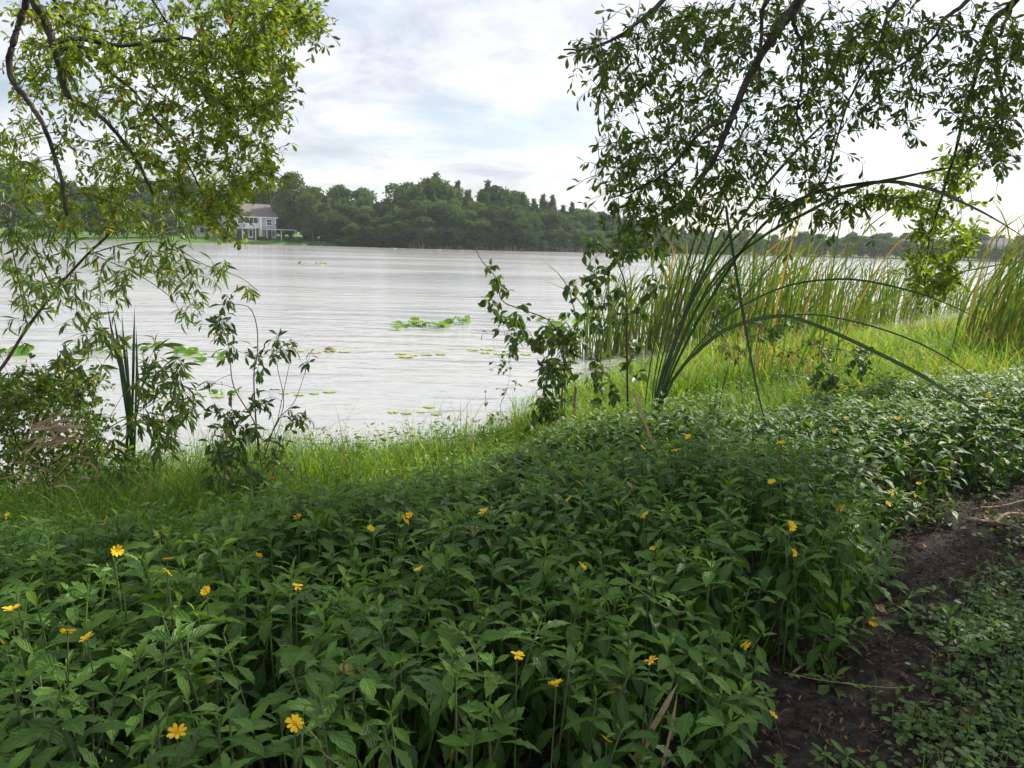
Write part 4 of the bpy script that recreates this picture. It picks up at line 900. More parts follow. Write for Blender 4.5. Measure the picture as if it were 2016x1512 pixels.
# ------------------------------------------------------------------ dirt path: creeping leaves, litter, dead leaves
def path_cover():
    r = np.random.default_rng(61); n = 150000
    x = r.uniform(0.2, 6.5, n); y = r.uniform(1.3, 7, n); d = path_d(x, y)
    dens = smooth(0.12, 0.3, d + (fbm(x * 2.3 + 2, y * 2.3) - 0.5) * 0.4) * (0.25 + 0.75 * smooth(0.8, 1.5, x)) * (1 - 0.75 * smooth(3.3, 3.9, y)) + 0.3 * smooth(0.6, 0.75, fbm(x * 3.6 + 11, y * 3.6)) * smooth(0, 0.1, d)
    k = (d > 0.05) & (r.uniform(size=n) < dens * smooth(0.22, 0.55, fbm(x * 6, y * 6))) & (np.abs(x / y) < 0.82); x, y = x[k], y[k]; n = len(x)
    pos = np.stack([x, y, gz(x, y) + r.uniform(0.005, 0.055, n)], 1); dv = r.normal(size=(n, 3)); dv[:, 2] *= 0.25
    mb = MB(); add_leaves(mb, T_ROUND, pos, frames(dv, np.array([0, 0, 1.0]) + r.normal(size=(n, 3)) * 0.35, r.uniform(0.014, 0.036, n)), r.uniform(0, 1, n))
    # a few grass blades in it
    for _ in range(700):
        i = r.integers(n); a = pos[i]; l = r.normal(size=2) * 0.03; h = r.uniform(0.04, 0.12)
        ribbon(mb, [a - (0, 0, 0.03), a + (l[0] * 0.4, l[1] * 0.4, h * 0.6), a + (l[0], l[1], h * 0.9)], 0.004, (1, 0.3, 0), r.uniform(0.4, 1))
    tag(mb.build('clover', M_CLOVER), 'low creeping round leaves spreading over the dirt path', 'ground cover', kind='stuff')
    n = 42000; x = r.uniform(-0.2, 6.5, n); y = r.uniform(1.3, 7, n); d = path_d(x, y); k = (d > -0.35) & (d < 2.2) & (np.abs(x / y) < 0.85); x, y = x[k], y[k]; n = len(x)
    mb = MB(); pos = np.stack([x, y, gz(x, y) + r.uniform(0.002, 0.015, n)], 1); dv = r.normal(size=(n, 3)); dv[:, 2] *= 0.12
    add_leaves(mb, T_DEAD, pos, frames(dv, np.array([0, 0, 1.0]) + r.normal(size=(n, 3)) * 0.3, r.uniform(0.008, 0.03, n), 0.6), r.uniform(0, 1, n) ** 1.6)
    for _ in range(1500):
        i = r.integers(n); a = pos[i]; an = r.uniform(0, 6.28); L = r.uniform(0.015, 0.06); dd = np.array([math.cos(an), math.sin(an), r.normal() * 0.1]) * L
        tube(mb, [a, a + dd * 0.5 + (0, 0, 0.004), a + dd], [0.0015, 0.0014, 0.0008], 4, r.uniform(0, 1))
    tag(mb.build('litter', M_DEAD), 'brown bits of leaf and twig littering the dirt path', 'leaf litter', kind='stuff')
    dm = tpl_mesh('dead_leaf', T_DEAD, M_DEAD, 0.45)
    dl = tpl_mesh('dead_leaf', T_DEAD, M_DEAD, 0.85)
    for (px, py, L, hue, lab) in [(1890, 1425, 0.085, 0, 'largest reddish brown dead leaf lying curled near the corner'), (1827, 1078, 0.05, 1, 'dead leaf lying on bare soil at the path bend'), (1847, 1201, 0.05, 1, 'orange-brown dead leaf among clover beside the bare soil'), (1746, 1208, 0.06, 1, 'pale brown dead leaf beside the yellow daisy at the bed edge'),
                             (1728, 1259, 0.05, 1, 'narrow orange dead leaf below the daisy at the bed edge'), (1630, 1306, 0.05, 1, 'orange dead leaf in the dark hollow under the bed'), (1522, 1486, 0.055, 1, 'dead leaf at the bottom edge below the front daisy'), (1489, 1434, 0.04, 0, 'brown dead leaf left of the front daisy on mulch'), (1815, 1170, 0.04, 0, 'small brown dead leaf upon bare black soil'), (1950, 1024, 0.07, 1, 'pale dead leaf by the fallen sticks up the path')]:
        g = G(px, py, 0.01); an = r.uniform(0, 6.28)
        tag(put(dl if hue else dm, 'dead_leaf', None, g, frames(np.array([[math.cos(an), math.sin(an), 0.05]]), np.array([[0.15, -0.3, 1.0]]), [L], 1.2)[0]), lab, 'leaf', 'dead leaves on the path')
    for (a, b, r0, lab) in [((1905, 1022), (2010, 1040), 0.012, 'pale broken stick lying across the path at the right edge'), ((1930, 1000), (2016, 985), 0.008, 'thin dark stick behind the pale broken one'), ((1960, 1030), (2016, 1012), 0.014, 'thick piece of bark at the right edge of the path'), ((1560, 1325), (1640, 1275), 0.006, 'brown stalk lying in the hollow under the bed edge')]:
        p0, p1 = G(*a, 0.02), G(*b, 0.03); mb = MB(); pts = spline([p0, (p0 + p1) / 2 + r.normal(size=3) * 0.02 + (0, 0, 0.015), p1], 8); tube(mb, pts, np.linspace(r0, r0 * 0.6, 8), 7)
        tag(mb.build('fallen_stick', M_STICK, None, p0), lab, 'stick', 'sticks lying on the path')
path_cover()

# ------------------------------------------------------------------ cattails and reeds
def blade_thing(name, label, cat, base, blades, mat, group=None, pname='blade'):
    root = thing(name, label, cat, base, group)
    for path, w, side, var in blades:
        mb = MB(); ribbon(mb, path, w, side, var); mb.build(pname, mat, root)
    return root
def big_cattail():
    r = np.random.default_rng(71); base = G(1278, 882, 0.05)
    D0 = project(base)[2]; bl = []
    spec = [  # photo points after the base, end depth, width
        ([(1300, 760), (1340, 640), (1385, 520), (1423, 408), (1433, 440), (1452, 550), (1486, 740), (1513, 860), (1532, 985)], D0 - 1.1, 0.028),
        ([(1310, 740), (1377, 557), (1474, 408), (1544, 325), (1637, 232), (1730, 153)], D0 - 0.6, 0.03),
        ([(1320, 730), (1400, 557), (1498, 469), (1590, 418), (1683, 371), (1776, 348), (1860, 330), (2030, 311)], D0 - 2.2, 0.03),
        ([(1325, 730), (1410, 570), (1500, 445), (1590, 385), (1730, 357), (1822, 367), (1892, 394), (1962, 432), (2060, 500)], D0 - 2.7, 0.032),
        ([(1325, 750), (1400, 667), (1462, 636), (1534, 622), (1606, 640), (1710, 685), (1813, 736), (1857, 764), (1899, 795), (1985, 874), (2040, 925)], D0 - 2.6, 0.034),
        ([(1322, 755), (1400, 672), (1460, 640), (1534, 624), (1606, 619), (1710, 640), (1813, 678), (1899, 729), (1967, 784), (2040, 850)], D0 - 2.0, 0.016),
        ([(1318, 760), (1400, 650), (1469, 598), (1555, 561), (1641, 550), (1710, 555), (1813, 581), (1899, 616), (1985, 660)], D0 - 1.6, 0.02),
        ([(1296, 760), (1335, 620), (1372, 500), (1410, 400), (1455, 300)], D0 - 0.1, 0.02), ([(1290, 770), (1320, 640), (1348, 540), (1378, 440), (1400, 380)], D0 + 0.2, 0.018),
        ([(1300, 750), (1350, 620), (1420, 500), (1500, 420), (1560, 380)], D0 - 0.4, 0.02), ([(1305, 760), (1365, 620), (1440, 520), (1530, 440)], D0 - 0.5, 0.022),
        ([(1310, 770), (1380, 680), (1440, 610), (1540, 500), (1580, 440)], D0 - 0.3, 0.018), ([(1285, 790), (1300, 680), (1330, 560), (1362, 450)], D0 + 0.1, 0.016), ([(1270, 800), (1285, 690), (1310, 600), (1345, 500)], D0 + 0.3, 0.016)]
    for pts, D1, w in spec:
        n = len(pts); q = [base + r.normal(size=3) * np.array([0.03, 0.03, 0])] + [P(x, y, D0 + (D1 - D0) * ((k + 1) / n) ** 1.3) for k, (x, y) in enumerate(pts)]
        p = spline(q, 34); ph = r.uniform(0, 6.28, 3); p = p + np.sin(np.linspace(0, 9, 34)[:, None] + ph) * 0.008 * np.linspace(0, 1, 34)[:, None]; view = nrm(EYE - p); t = nrm(np.gradient(p, axis=0)); side = np.cross(t, view) + r.normal(size=3) * 0.25
        bl.append((p, 0.8 * w * np.minimum(1.0, np.linspace(0.75, 1.25, 34)), side, r.uniform(0, 0.8)))
    blade_thing('cattail', 'large cattail fanning long dark arching blades to the right, one snapped over', 'cattail', base, bl, M_CAT)
    # short young blades in front of it
    b2 = G(1395, 905, 0.05); D = project(b2)[2]
    bl = []
    for pts, w in [([(1402, 850), (1410, 770), (1414, 735)], 0.016), ([(1408, 840), (1424, 760), (1440, 700)], 0.014), ([(1398, 860), (1398, 800), (1396, 745)], 0.012)]:
        p = spline([b2] + [P(x, y, D) for x, y in pts], 14); bl.append((p, w, (1, 0.2, 0), r.uniform(0.2, 0.9)))
    blade_thing('young_cattail', 'short upright young cattail blades just right of the big fan', 'cattail', b2, bl, M_CAT)
def left_cattail():
    r = np.random.default_rng(72); base = G(258, 940, 0.05); D = project(base)[2]; bl = []
    for pts, w in [([(252, 790), (228, 690), (210, 596)], 0.024), ([(250, 780), (236, 690), (222, 612)], 0.026), ([(255, 780), (246, 700), (240, 615)], 0.024), ([(262, 780), (264, 690), (265, 603)], 0.026), ([(268, 790), (270, 720), (268, 640)], 0.02), ([(248, 800), (238, 730), (226, 640)], 0.022), ([(258, 800), (253, 740), (248, 660)], 0.022), ([(272, 800), (272, 740), (266, 700)], 0.016), ([(252, 790), (232, 690), (196, 650), (120, 668)], 0.014)]:
        p = spline([base + r.normal(size=3) * np.array([0.05, 0.05, 0])] + [P(x, y, D + r.normal() * 0.1) for x, y in pts], 18); bl.append((p, w, (1, 0.3 * r.normal(), 0), r.uniform(0, 0.6)))
    blade_thing('cattail', 'small upright dark cattail clump standing before the left bush', 'cattail', base, bl, M_CAT)
def reeds():
    r = np.random.default_rng(73)
    spots = []
    for k in range(11): spots.append((1165 + k * 12 + r.uniform(-6, 6), 706 - k * 1.5 + r.uniform(-8, 4), 16, 0.08, 'reed clump standing in water behind the broad-leaved sapling', 'reeds behind the sapling'))
    for k in range(46):
        px = 1290 + k * 10.3 + r.uniform(-8, 8); spots.append((px, np.interp(px, [1290, 1500, 1760], [702, 672, 640]) + r.uniform(-16, 14), 18, 0.14, 'green rust-tipped reed clump between grass and water', 'reeds between the grass and the water'))
    for k in range(12):
        px = 1770 + k * 16 + r.uniform(-8, 8); spots.append((px, np.interp(px, [1760, 2016], [636, 600]) + r.uniform(-8, 10), 17, 0.28, 'reed clump in the thin stand behind the hanging bright leaves', 'reeds behind the hanging leaves'))
    for k in range(18):
        px = 1905 + k * 11 + r.uniform(-8, 8); spots.append((px, 700 + r.uniform(-32, 22), 15, 0.36, 'leaning rusty green reed clump at the right edge', 'leaning reeds at the right edge'))
    for k in range(5): spots.append((1450 + k * 38 + r.uniform(-8, 8), 752 + r.uniform(-20, 20), 7, 0.25, 'green reed clump standing forward in the sunlit grass', 'reeds in the sunlit grass'))
    spots.sort(key=lambda q: q[0]); cnt = {}
    for (px, py, n, lean, lab, grp) in spots:
        cnt[grp] = cnt.get(grp, 0) + 1; lab += ', %s from the left' % ORDINAL[cnt[grp] - 1]
        b = G(px, py, 0.0); b[2] = float(gz(b[0], b[1])) - 0.05; D = project(b)[2]; bl = []
        hh = (1.95 if lean < 0.1 else 2.4 if lean < 0.3 else 2.25)
        if D > 20: hh = 2.2
        for _ in range(n):
            q = b + np.array([r.normal() * 0.16, r.normal() * 0.16, 0]); h = hh * r.uniform(0.45, 1.22); l = np.array([lean + r.normal() * 0.2, r.normal() * 0.2]) * h
            if r.uniform() < 0.12: l *= 2.2; h *= 0.85
            p = spline([q, q + (l[0] * 0.12, l[1] * 0.12, h * 0.4), q + (l[0] * 0.45, l[1] * 0.45, h * 0.8), q + (l[0], l[1], h)], 10)
            var = (r.uniform(0.0, 0.72) if lean < 0.3 else r.uniform(0.1, 0.85)) if r.uniform() < 0.9 else r.uniform(0.8, 1.0)
            bl.append((p, r.uniform(0.011, 0.022) * (1.0 + 0.035 * D), (1, r.normal() * 0.6, 0), var))
        # dry brown sheaths round the foot
        for _ in range(5):
            q = b + np.array([r.normal() * 0.15, r.normal() * 0.15, 0]); h = r.uniform(0.4, 0.95)
            bl.append((spline([q, q + (0.02, 0, h * 0.5), q + (r.normal() * 0.15 + lean * 0.3, 0, h)], 6), 0.018, (1, 0, 0), r.uniform(0.9, 1)))
        blade_thing('reed_clump', lab, 'reeds', b, bl, M_REED, grp)
    # arching grass clump in the sunny spot near the right edge
    for (px, py, n, lab) in [(1850, 690, 16, 'arching drooping grass tuft in the sun before the right-hand reeds'), (1790, 668, 14, 'yellowing grass tuft in the sun below the hanging leaves')]:
        b = G(px, py); bl = []
        for _ in range(n):
            a = r.uniform(0, 6.28); L = r.uniform(0.5, 1.1); d = np.array([math.cos(a), math.sin(a) * 0.6])
            p = spline([b, b + (d[0] * L * 0.2, d[1] * L * 0.2, L * 0.6), b + (d[0] * L * 0.6, d[1] * L * 0.6, L * 0.75), b + (d[0] * L, d[1] * L, L * 0.4)], 12); bl.append((p, 0.016, (d[1], -d[0], 0), r.uniform(0.3, 0.95)))
        blade_thing('grass_tuft', lab, 'grass tuft', b, bl, M_REED)
big_cattail(); left_cattail(); reeds()

def dry_stalks():
    r = np.random.default_rng(74)
    for pts, w, lab in [([(1250, 1492), (1297, 1411), (1334, 1345)], 0.016, 'wide bleached reed stalk leaning at the bottom of the bed'), ([(1256, 1515), (1287, 1435), (1310, 1390)], 0.007, 'thin bleached stalk right beside the wide leaning one'), ([(1302, 1518), (1321, 1435), (1334, 1362)], 0.008, 'upright thin tan stalk under the leaves at the bottom'),
                      ([(1452, 966), (1480, 974), (1510, 1020), (1530, 1070), (1556, 1145)], 0.018, 'curled dry tan reed blade bending over the middle of the bed'), ([(1246, 770), (1290, 880), (1318, 935), (1342, 985)], 0.016, 'dry brown reed blade slanting down from the cattail base'), ([(1135, 850), (1131, 800), (1134, 762)], 0.03, 'broken upright grey-brown stub beside the sapling stems'),
                      ([(262, 1030), (282, 990), (300, 930)], 0.016, 'pale dry reed stalk leaning in the grass below the left bush'), ([(283, 1000), (300, 970), (318, 950)], 0.016, 'second pale dry stalk leaning in the grass below the left bush')]:
        low = G(*(pts[0] if pts[0][1] > pts[-1][1] else pts[-1]), 0.05); D = project(low)[2] - (0.22 if low[1] < 3.2 else 0.1)
        q = [P(x, y, D - 0.02 * k) for k, (x, y) in enumerate(pts)]; p = spline(q, 14); mb = MB(); t = nrm(np.gradient(p, axis=0))
        if w > 0.025: tube(mb, p, w / 2, 8, 0.4)
        else: ribbon(mb, p, w, np.cross(t, nrm(EYE - p)) + (0, 0.2, 0), r.uniform(0.3, 0.9), 0.3)
        if pts[0][0] == 1135: tube(mb, [p[0], p[0] + (0, 0, -0.25)], w / 2, 8)
        tag(mb.build('dry_stalk', M_DRYREED, None, p[0]), lab, 'stalk', 'dry reed stalks')
    base = P(68, 850, 5.3); bl = []     # bundle of flattened dead blades in the left bush
    for (x, y) in [(104, 806), (150, 806), (160, 820), (172, 838), (140, 848), (128, 838), (60, 900), (46, 925), (168, 842)]:
        base2 = base + r.normal(size=3) * np.array([0.1, 0.05, 0.06]); p = spline([base2, P((68 + x) / 2 + r.normal() * 6, (850 + y) / 2 - 3, 5.2), P(x, y, 5.1)], 8); bl.append((p, r.uniform(0.012, 0.026), (0.2 * r.normal(), 0.3, 1), r.uniform(0.2, 1)))
    for _ in range(22):
        a = P(r.uniform(-20, 240), r.uniform(860, 965), r.uniform(4.9, 5.5)); d = nrm(np.array([r.normal(), r.normal() * 0.4, r.normal() * 0.35])) * r.uniform(0.15, 0.4)
        bl.append((spline([a, a + d * 0.5 + (0, 0, 0.03), a + d], 6), r.uniform(0.006, 0.014), (0, 0.4, 1), r.uniform(0, 0.8)))
    blade_thing('dead_reed_bundle', 'bundle of flattened tan dead reed blades caught in the left bush', 'reeds', base, bl, M_DRYREED)
dry_stalks()

# ------------------------------------------------------------------ saplings, shrubs, weeds
def sapling(name, label, cat, seed, base, stems, clusters, tpl, mat, leaf, per=3, nobj=120, stem_mat=None, r0=0.009, wid=1.0, side=1, hang=0.35, droop=0.1, group=None, spread=0.9, dD=0.25):
    t = Tree(seed); r = t.r; root = thing(name, label, cat, base, group); D = project(base)[2]
    for pts, rr in stems:
        q = [P(x, y, D + r.normal() * 0.08) for x, y in pts]
        if abs(pts[0][1] - project(base)[1]) < 70 and abs(pts[0][0] - project(base)[0]) < 120: q = [base + r.normal(size=3) * np.array([0.03, 0.03, 0])] + q
        mb = MB(); t.limb(q, rr, rr * 0.4, n=max(10, 5 * len(q)), mb=mb, sides=6); mb.build('stem', stem_mat or M_STEMB, root)
    T = []
    for (cx, cy, rx, ry, n) in clusters: T += blob(r, cx, cy, rx, ry, n, D - dD, D + dD)
    t.grow(T, leaf, per=per, side=side, hang=hang, droop=droop, twig_r=0.0022, spread=spread, start=0.35, sidelen=(0.04, 0.12))
    if t.wood.n: tag(t.wood.build('twigs', stem_mat or M_STEMB, root), kind='stuff')
    pos, A = t.leaves(wid); emit_leaves(root, tpl, pos, A, leafvar(r, len(pos), 0.03), mat, nobj, 'foliage')
    return root
def gb(px, py): return G(px, py, 0.0)
# broad-leaved saplings right of centre
sapling('sapling', 'broad-leaved sapling arching over at its top in front of the reeds', 'sapling', 81, gb(1236, 885), [([(1240, 870), (1236, 800), (1234, 671), (1232, 568), (1210, 509), (1175, 478), (1148, 475)], 0.012), ([(1234, 660), (1200, 610), (1165, 560)], 0.005), ([(1233, 600), (1270, 540), (1290, 500)], 0.005)],
        [(1170, 520, 50, 50, 10), (1150, 590, 50, 60, 14), (1190, 600, 40, 50, 9), (1265, 600, 40, 60, 9), (1250, 480, 40, 25, 6), (1220, 490, 60, 25, 6), (1285, 510, 25, 30, 4), (1175, 720, 30, 40, 6), (1250, 690, 30, 50, 6), (1190, 770, 35, 25, 6)], T_OVATE, M_SAP, 0.105, per=3, nobj=140, dD=0.3)
sapling('sapling', 'leafy sapling with a twig rising at its left over the water', 'sapling', 82, gb(1105, 880), [([(1100, 850), (1105, 790), (1110, 700), (1086, 636), (1030, 610), (989, 592), (976, 547), (950, 515), (934, 487)], 0.009), ([(1100, 850), (1090, 780), (1070, 700), (1040, 650)], 0.006), ([(1110, 720), (1125, 670), (1120, 640)], 0.005)],
        [(985, 560, 14, 20, 5), (975, 590, 18, 15, 4), (1010, 620, 28, 25, 8), (1050, 650, 45, 35, 14), (1100, 690, 35, 50, 20), (1090, 745, 30, 50, 16), (1060, 790, 25, 35, 8), (1100, 800, 30, 30, 8), (1020, 660, 25, 30, 6), (950, 655, 8, 5, 1), (970, 530, 8, 8, 2), (1060, 830, 35, 25, 8)], T_OVATE, M_SAP, 0.10, per=3, nobj=150)
sapling('tall_weed', 'weed with long drooping leaves on three straight dark stems beside the leafy sapling', 'weed', 83, gb(1108, 862), [([(1100, 850), (1100, 780), (1098, 690)], 0.006), ([(1106, 850), (1106, 770), (1112, 680)], 0.006), ([(1111, 850), (1112, 780), (1120, 660)], 0.006)],
        [(1105, 690, 28, 40, 14), (1118, 660, 22, 25, 8), (1090, 730, 25, 30, 8)], T_LANCE, M_SAP, 0.15, per=4, nobj=80, wid=1.5, hang=0.6)
sapling('vine', 'thin vine with heart-shaped leaves trailing down left of the leafy sapling', 'vine', 84, gb(990, 850), [([(990, 845), (985, 800), (1000, 760), (1005, 700), (990, 640), (1000, 600)], 0.0025), ([(985, 800), (962, 822), (955, 800)], 0.0018), ([(1004, 730), (975, 690), (968, 640)], 0.0018)],
        [(985, 725, 22, 18, 5), (1000, 695, 22, 18, 5), (1000, 760, 18, 18, 4), (1012, 665, 14, 18, 4), (980, 825, 20, 18, 6), (958, 775, 6, 6, 1), (1055, 850, 30, 20, 4)], T_HEART, M_SAP, 0.055, per=3, nobj=80, r0=0.002)
sapling('low_shrub', 'broad-leaved sprout rising from the bed in front of the saplings', 'plant', 85, gb(1005, 1010), [([(1005, 980), (1008, 940), (1010, 900)], 0.005), ([(1005, 980), (985, 970), (965, 970)], 0.003)],
        [(1010, 915, 28, 25, 7), (965, 985, 18, 22, 4), (1040, 960, 28, 25, 6), (1000, 960, 25, 20, 4)], T_OVATE, M_SAP, 0.12, per=3, nobj=60)
sapling('low_shrub', 'sprig with clustered brownish leaves behind the cattail blades', 'plant', 86, gb(1462, 830), [([(1462, 800), (1455, 720), (1450, 640), (1440, 570)], 0.006), ([(1455, 700), (1490, 660), (1530, 640)], 0.004), ([(1455, 720), (1425, 690), (1400, 690)], 0.003)],
        [(1435, 565, 30, 35, 14), (1420, 610, 25, 20, 7), (1500, 650, 40, 22, 10), (1550, 640, 30, 16, 6), (1440, 690, 30, 20, 6)], T_OAK, M_SAP, 0.085, per=5, nobj=90, wid=1.5)
sapling('low_shrub', 'little shrub with dark drooping leaves standing in the sunlit grass', 'plant', 87, gb(1618, 850), [([(1618, 820), (1622, 770), (1660, 735), (1690, 700)], 0.005), ([(1620, 800), (1605, 760), (1600, 730)], 0.004), ([(1622, 790), (1680, 770), (1730, 775)], 0.003)],
        [(1615, 745, 28, 24, 9), (1695, 715, 14, 16, 6), (1625, 790, 24, 18, 6), (1715, 700, 14, 8, 3), (1660, 740, 40, 22, 7), (1725, 770, 14, 8, 2)], T_OAK, M_SAP, 0.085, per=4, nobj=80, wid=1.7)
sapling('low_shrub', 'fine-leaved shrub in the sunlit grass left of the dark drooping one', 'plant', 88, gb(1600, 800), [([(1600, 770), (1605, 720), (1640, 690)], 0.004), ([(1602, 740), (1570, 700)], 0.003), ([(1604, 730), (1660, 690)], 0.003)], [(1610, 690, 40, 20, 12), (1660, 690, 40, 18, 10), (1560, 700, 30, 20, 8)], T_ROUND, M_SAP, 0.035, per=7, nobj=60, side=2)
# tall weeds left of centre
sapling('tall_weed', 'leggy weed with leaf tufts on thin curved stems against the water', 'weed', 91, gb(512, 985), [([(515, 940), (510, 880), (500, 830), (460, 760), (452, 690), (440, 650), (425, 640)], 0.006), ([(508, 880), (502, 800), (500, 735), (507, 690), (505, 640), (490, 605), (455, 598)], 0.006), ([(520, 900), (545, 830), (580, 790), (605, 720)], 0.004), ([(520, 880), (558, 800), (546, 720), (545, 655)], 0.004), ([(546, 830), (565, 740), (575, 690)], 0.003)],
        [(425, 632, 22, 16, 8), (440, 650, 16, 14, 6), (450, 600, 16, 10, 4), (460, 690, 12, 12, 4), (508, 720, 12, 16, 4), (545, 695, 18, 16, 7), (545, 665, 5, 12, 2), (520, 785, 24, 16, 8), (572, 690, 10, 8, 2), (606, 712, 8, 8, 2), (585, 825, 18, 18, 7), (545, 900, 40, 45, 18), (410, 760, 10, 6, 2)], T_WED, M_SAP, 0.085, per=3, nobj=150, wid=0.85)
sapling('tall_weed', 'bushy upright weed in front of the leggy one by the shore', 'weed', 92, gb(440, 1035), [([(436, 1010), (440, 960), (445, 890), (448, 810)], 0.006), ([(438, 980), (465, 920), (478, 860)], 0.005), ([(440, 960), (420, 900), (418, 850)], 0.004)],
        [(445, 820, 26, 18, 8), (470, 850, 20, 22, 7), (425, 860, 16, 25, 6), (450, 900, 30, 30, 12), (470, 930, 25, 22, 7), (430, 940, 22, 22, 6), (500, 940, 25, 22, 6)], T_WED, M_SAP, 0.085, per=4, nobj=120, wid=0.9)
# left: young willow
sapling('willow_sapling', 'young willow leaning in from the left edge with narrow leaves', 'sapling', 93, gb(-160, 930), [([(-150, 900), (-80, 810), (0, 728), (52, 648), (115, 565), (171, 502), (222, 450), (250, 370), (290, 280)], 0.02), ([(52, 635), (36, 549), (16, 450), (5, 400)], 0.008), ([(105, 569), (79, 517), (60, 450), (40, 390)], 0.008), ([(130, 560), (136, 480), (140, 430)], 0.005), ([(171, 502), (250, 480), (330, 480), (400, 520), (470, 545), (508, 572)], 0.006), ([(222, 450), (300, 460), (350, 430)], 0.005), ([(180, 500), (270, 540), (340, 590), (360, 640)], 0.005)],
        [(90, 500, 100, 70, 62), (60, 400, 60, 70, 40), (40, 330, 45, 50, 22), (180, 430, 100, 50, 40), (150, 590, 110, 50, 32), (270, 520, 90, 45, 32), (340, 520, 60, 45, 18), (370, 590, 40, 50, 14), (430, 540, 40, 25, 8), (495, 570, 16, 14, 4), (60, 620, 60, 60, 12), (250, 330, 70, 60, 22), (310, 430, 90, 40, 26), (20, 250, 22, 30, 6)], T_LANCE, M_WILLOW, 0.118, per=6, nobj=220, wid=1.25, hang=0.45, dD=0.6)
sapling('willow_sapling', 'narrow-leaved shoot rising between the left cattail and the water', 'sapling', 94, gb(170, 1015), [([(165, 1000), (158, 950), (165, 880), (180, 800), (195, 740)], 0.007), ([(160, 930), (200, 850), (240, 780)], 0.004), ([(170, 860), (150, 780), (138, 725)], 0.004), ([(200, 850), (290, 800), (350, 770), (390, 800)], 0.004), ([(240, 780), (310, 730), (370, 745)], 0.004)],
        [(140, 720, 30, 22, 9), (180, 660, 30, 50, 9), (215, 690, 30, 40, 6), (320, 770, 60, 40, 22), (350, 800, 45, 30, 12), (330, 720, 40, 25, 8), (190, 870, 40, 40, 10), (290, 850, 50, 30, 12), (300, 690, 30, 30, 4), (320, 860, 40, 40, 10)], T_LANCE, M_WILLOW, 0.115, per=5, nobj=160, wid=1.4, hang=0.4, dD=0.4)
# left: dense bush over the water
def left_bush():
    t = Tree(95); r = t.r; base = G(40, 985, 0); D = project(base)[2]
    root = thing('waterside_bush', 'dense tangled bush with small leaves at the left edge of the shore', 'bush', base)
    for x, y in [(20, 800), (90, 760), (150, 780), (200, 860), (60, 860), (-60, 780), (-120, 850), (120, 900)]:
        mb = MB(); t.limb([base + r.normal(size=3) * 0.1 * np.array([3, 1, 0]), P((40 + x) / 2, (985 + y) / 2, D + r.normal() * 0.3), P(x, y, D + r.normal() * 0.3)], 0.012, 0.005, n=10, mb=mb, sides=6, wob=0.01); mb.build('branch', M_TWIG, root)
    T = []
    for e in [(70, 770, 90, 35, 42), (-40, 790, 90, 60, 34), (50, 830, 80, 50, 34), (150, 830, 50, 50, 20), (-20, 900, 80, 50, 20), (100, 900, 90, 45, 26), (200, 920, 70, 45, 26), (280, 930, 50, 40, 16), (170, 760, 35, 25, 10)]: T += blob(r, *e, D - 0.7, D + 0.6)
    t.grow(T, 0.06, per=12, side=3, hang=0.1, twig_r=0.003)
    # bare dark twigs low over the water
    for _ in range(60):
        a = P(r.uniform(-60, 200), r.uniform(930, 1020), D + r.uniform(-0.5, 0.2)); d = r.normal(size=3) * np.array([0.22, 0.12, 0.09])
        tube(t.wood, [a, a + d * 0.5 + r.normal(size=3) * 0.02, a + d], [0.005, 0.004, 0.002], 5)
    tag(t.wood.build('twigs', M_TWIG, root), kind='stuff')
    pos, A = t.leaves(1.5); v = leafvar(r, len(pos), 0.05); emit_leaves(root, T_OAK, pos, A, v, M_WILLOW, 120, 'foliage')
left_bush()
def tendrils():
    r = np.random.default_rng(97); lm = tpl_mesh('leaf', T_OVATE, M_GRASS, 0.6)
    for pts, h, lab in [([(868, 1223), (912, 1248), (937, 1287), (942, 1327), (972, 1332)], 0.5, 'thin curling vine tendril over leaves in the middle of the bed'), ([(590, 1421), (625, 1456), (640, 1486), (690, 1520)], 0.5, 'thin brown vine tendril running down at the bottom of the bed'), ([(1544, 1324), (1630, 1341), (1756, 1354), (1800, 1350)], 0.08, 'thin pale runner stretching from the bed over the soil'), ([(1230, 1140), (1300, 1190), (1345, 1205), (1350, 1190)], 0.5, 'thin looping vine tendril near the front right of the bed')]:
        D = project(G(*pts[0], h))[2] - 0.05; p = spline([P(x, y, D - 0.03 * k) if h > 0.2 else G(x, y, h) for k, (x, y) in enumerate(pts)], 24)
        root = thing('vine_tendril', lab, 'vine', p[0]); mb = MB(); tube(mb, p, 0.0016, 5); mb.build('stem', M_STICK, root)
        for k in range(2, 23, 5):
            for sg in (-1, 1): put(lm, 'leaf', root, p[k], frames((r.normal(size=3) * 0.5 + np.array([sg, -0.3, 0.2]))[None], np.array([[0, -0.4, 1.0]]), [r.uniform(0.018, 0.032)], 1.3)[0])
tendrils()
def dead_branch():
    p = [P(x, y, 8.4) for x, y in [(866, 864), (915, 860), (970, 852), (1000, 848), (1040, 870)]]; mb = MB(); tube(mb, spline(p, 16), np.linspace(0.006, 0.012, 16), 6)
    for a, b in (((900, 858), (884, 842)), ((950, 854), (938, 836))): tube(mb, [P(*a, 8.4), P(*b, 8.35)], [0.004, 0.002], 5)
    tag(mb.build('dead_branch', M_TWIG, None, p[0]), 'bare dead branch lying over the grass at the water edge', 'branch')
dead_branch()

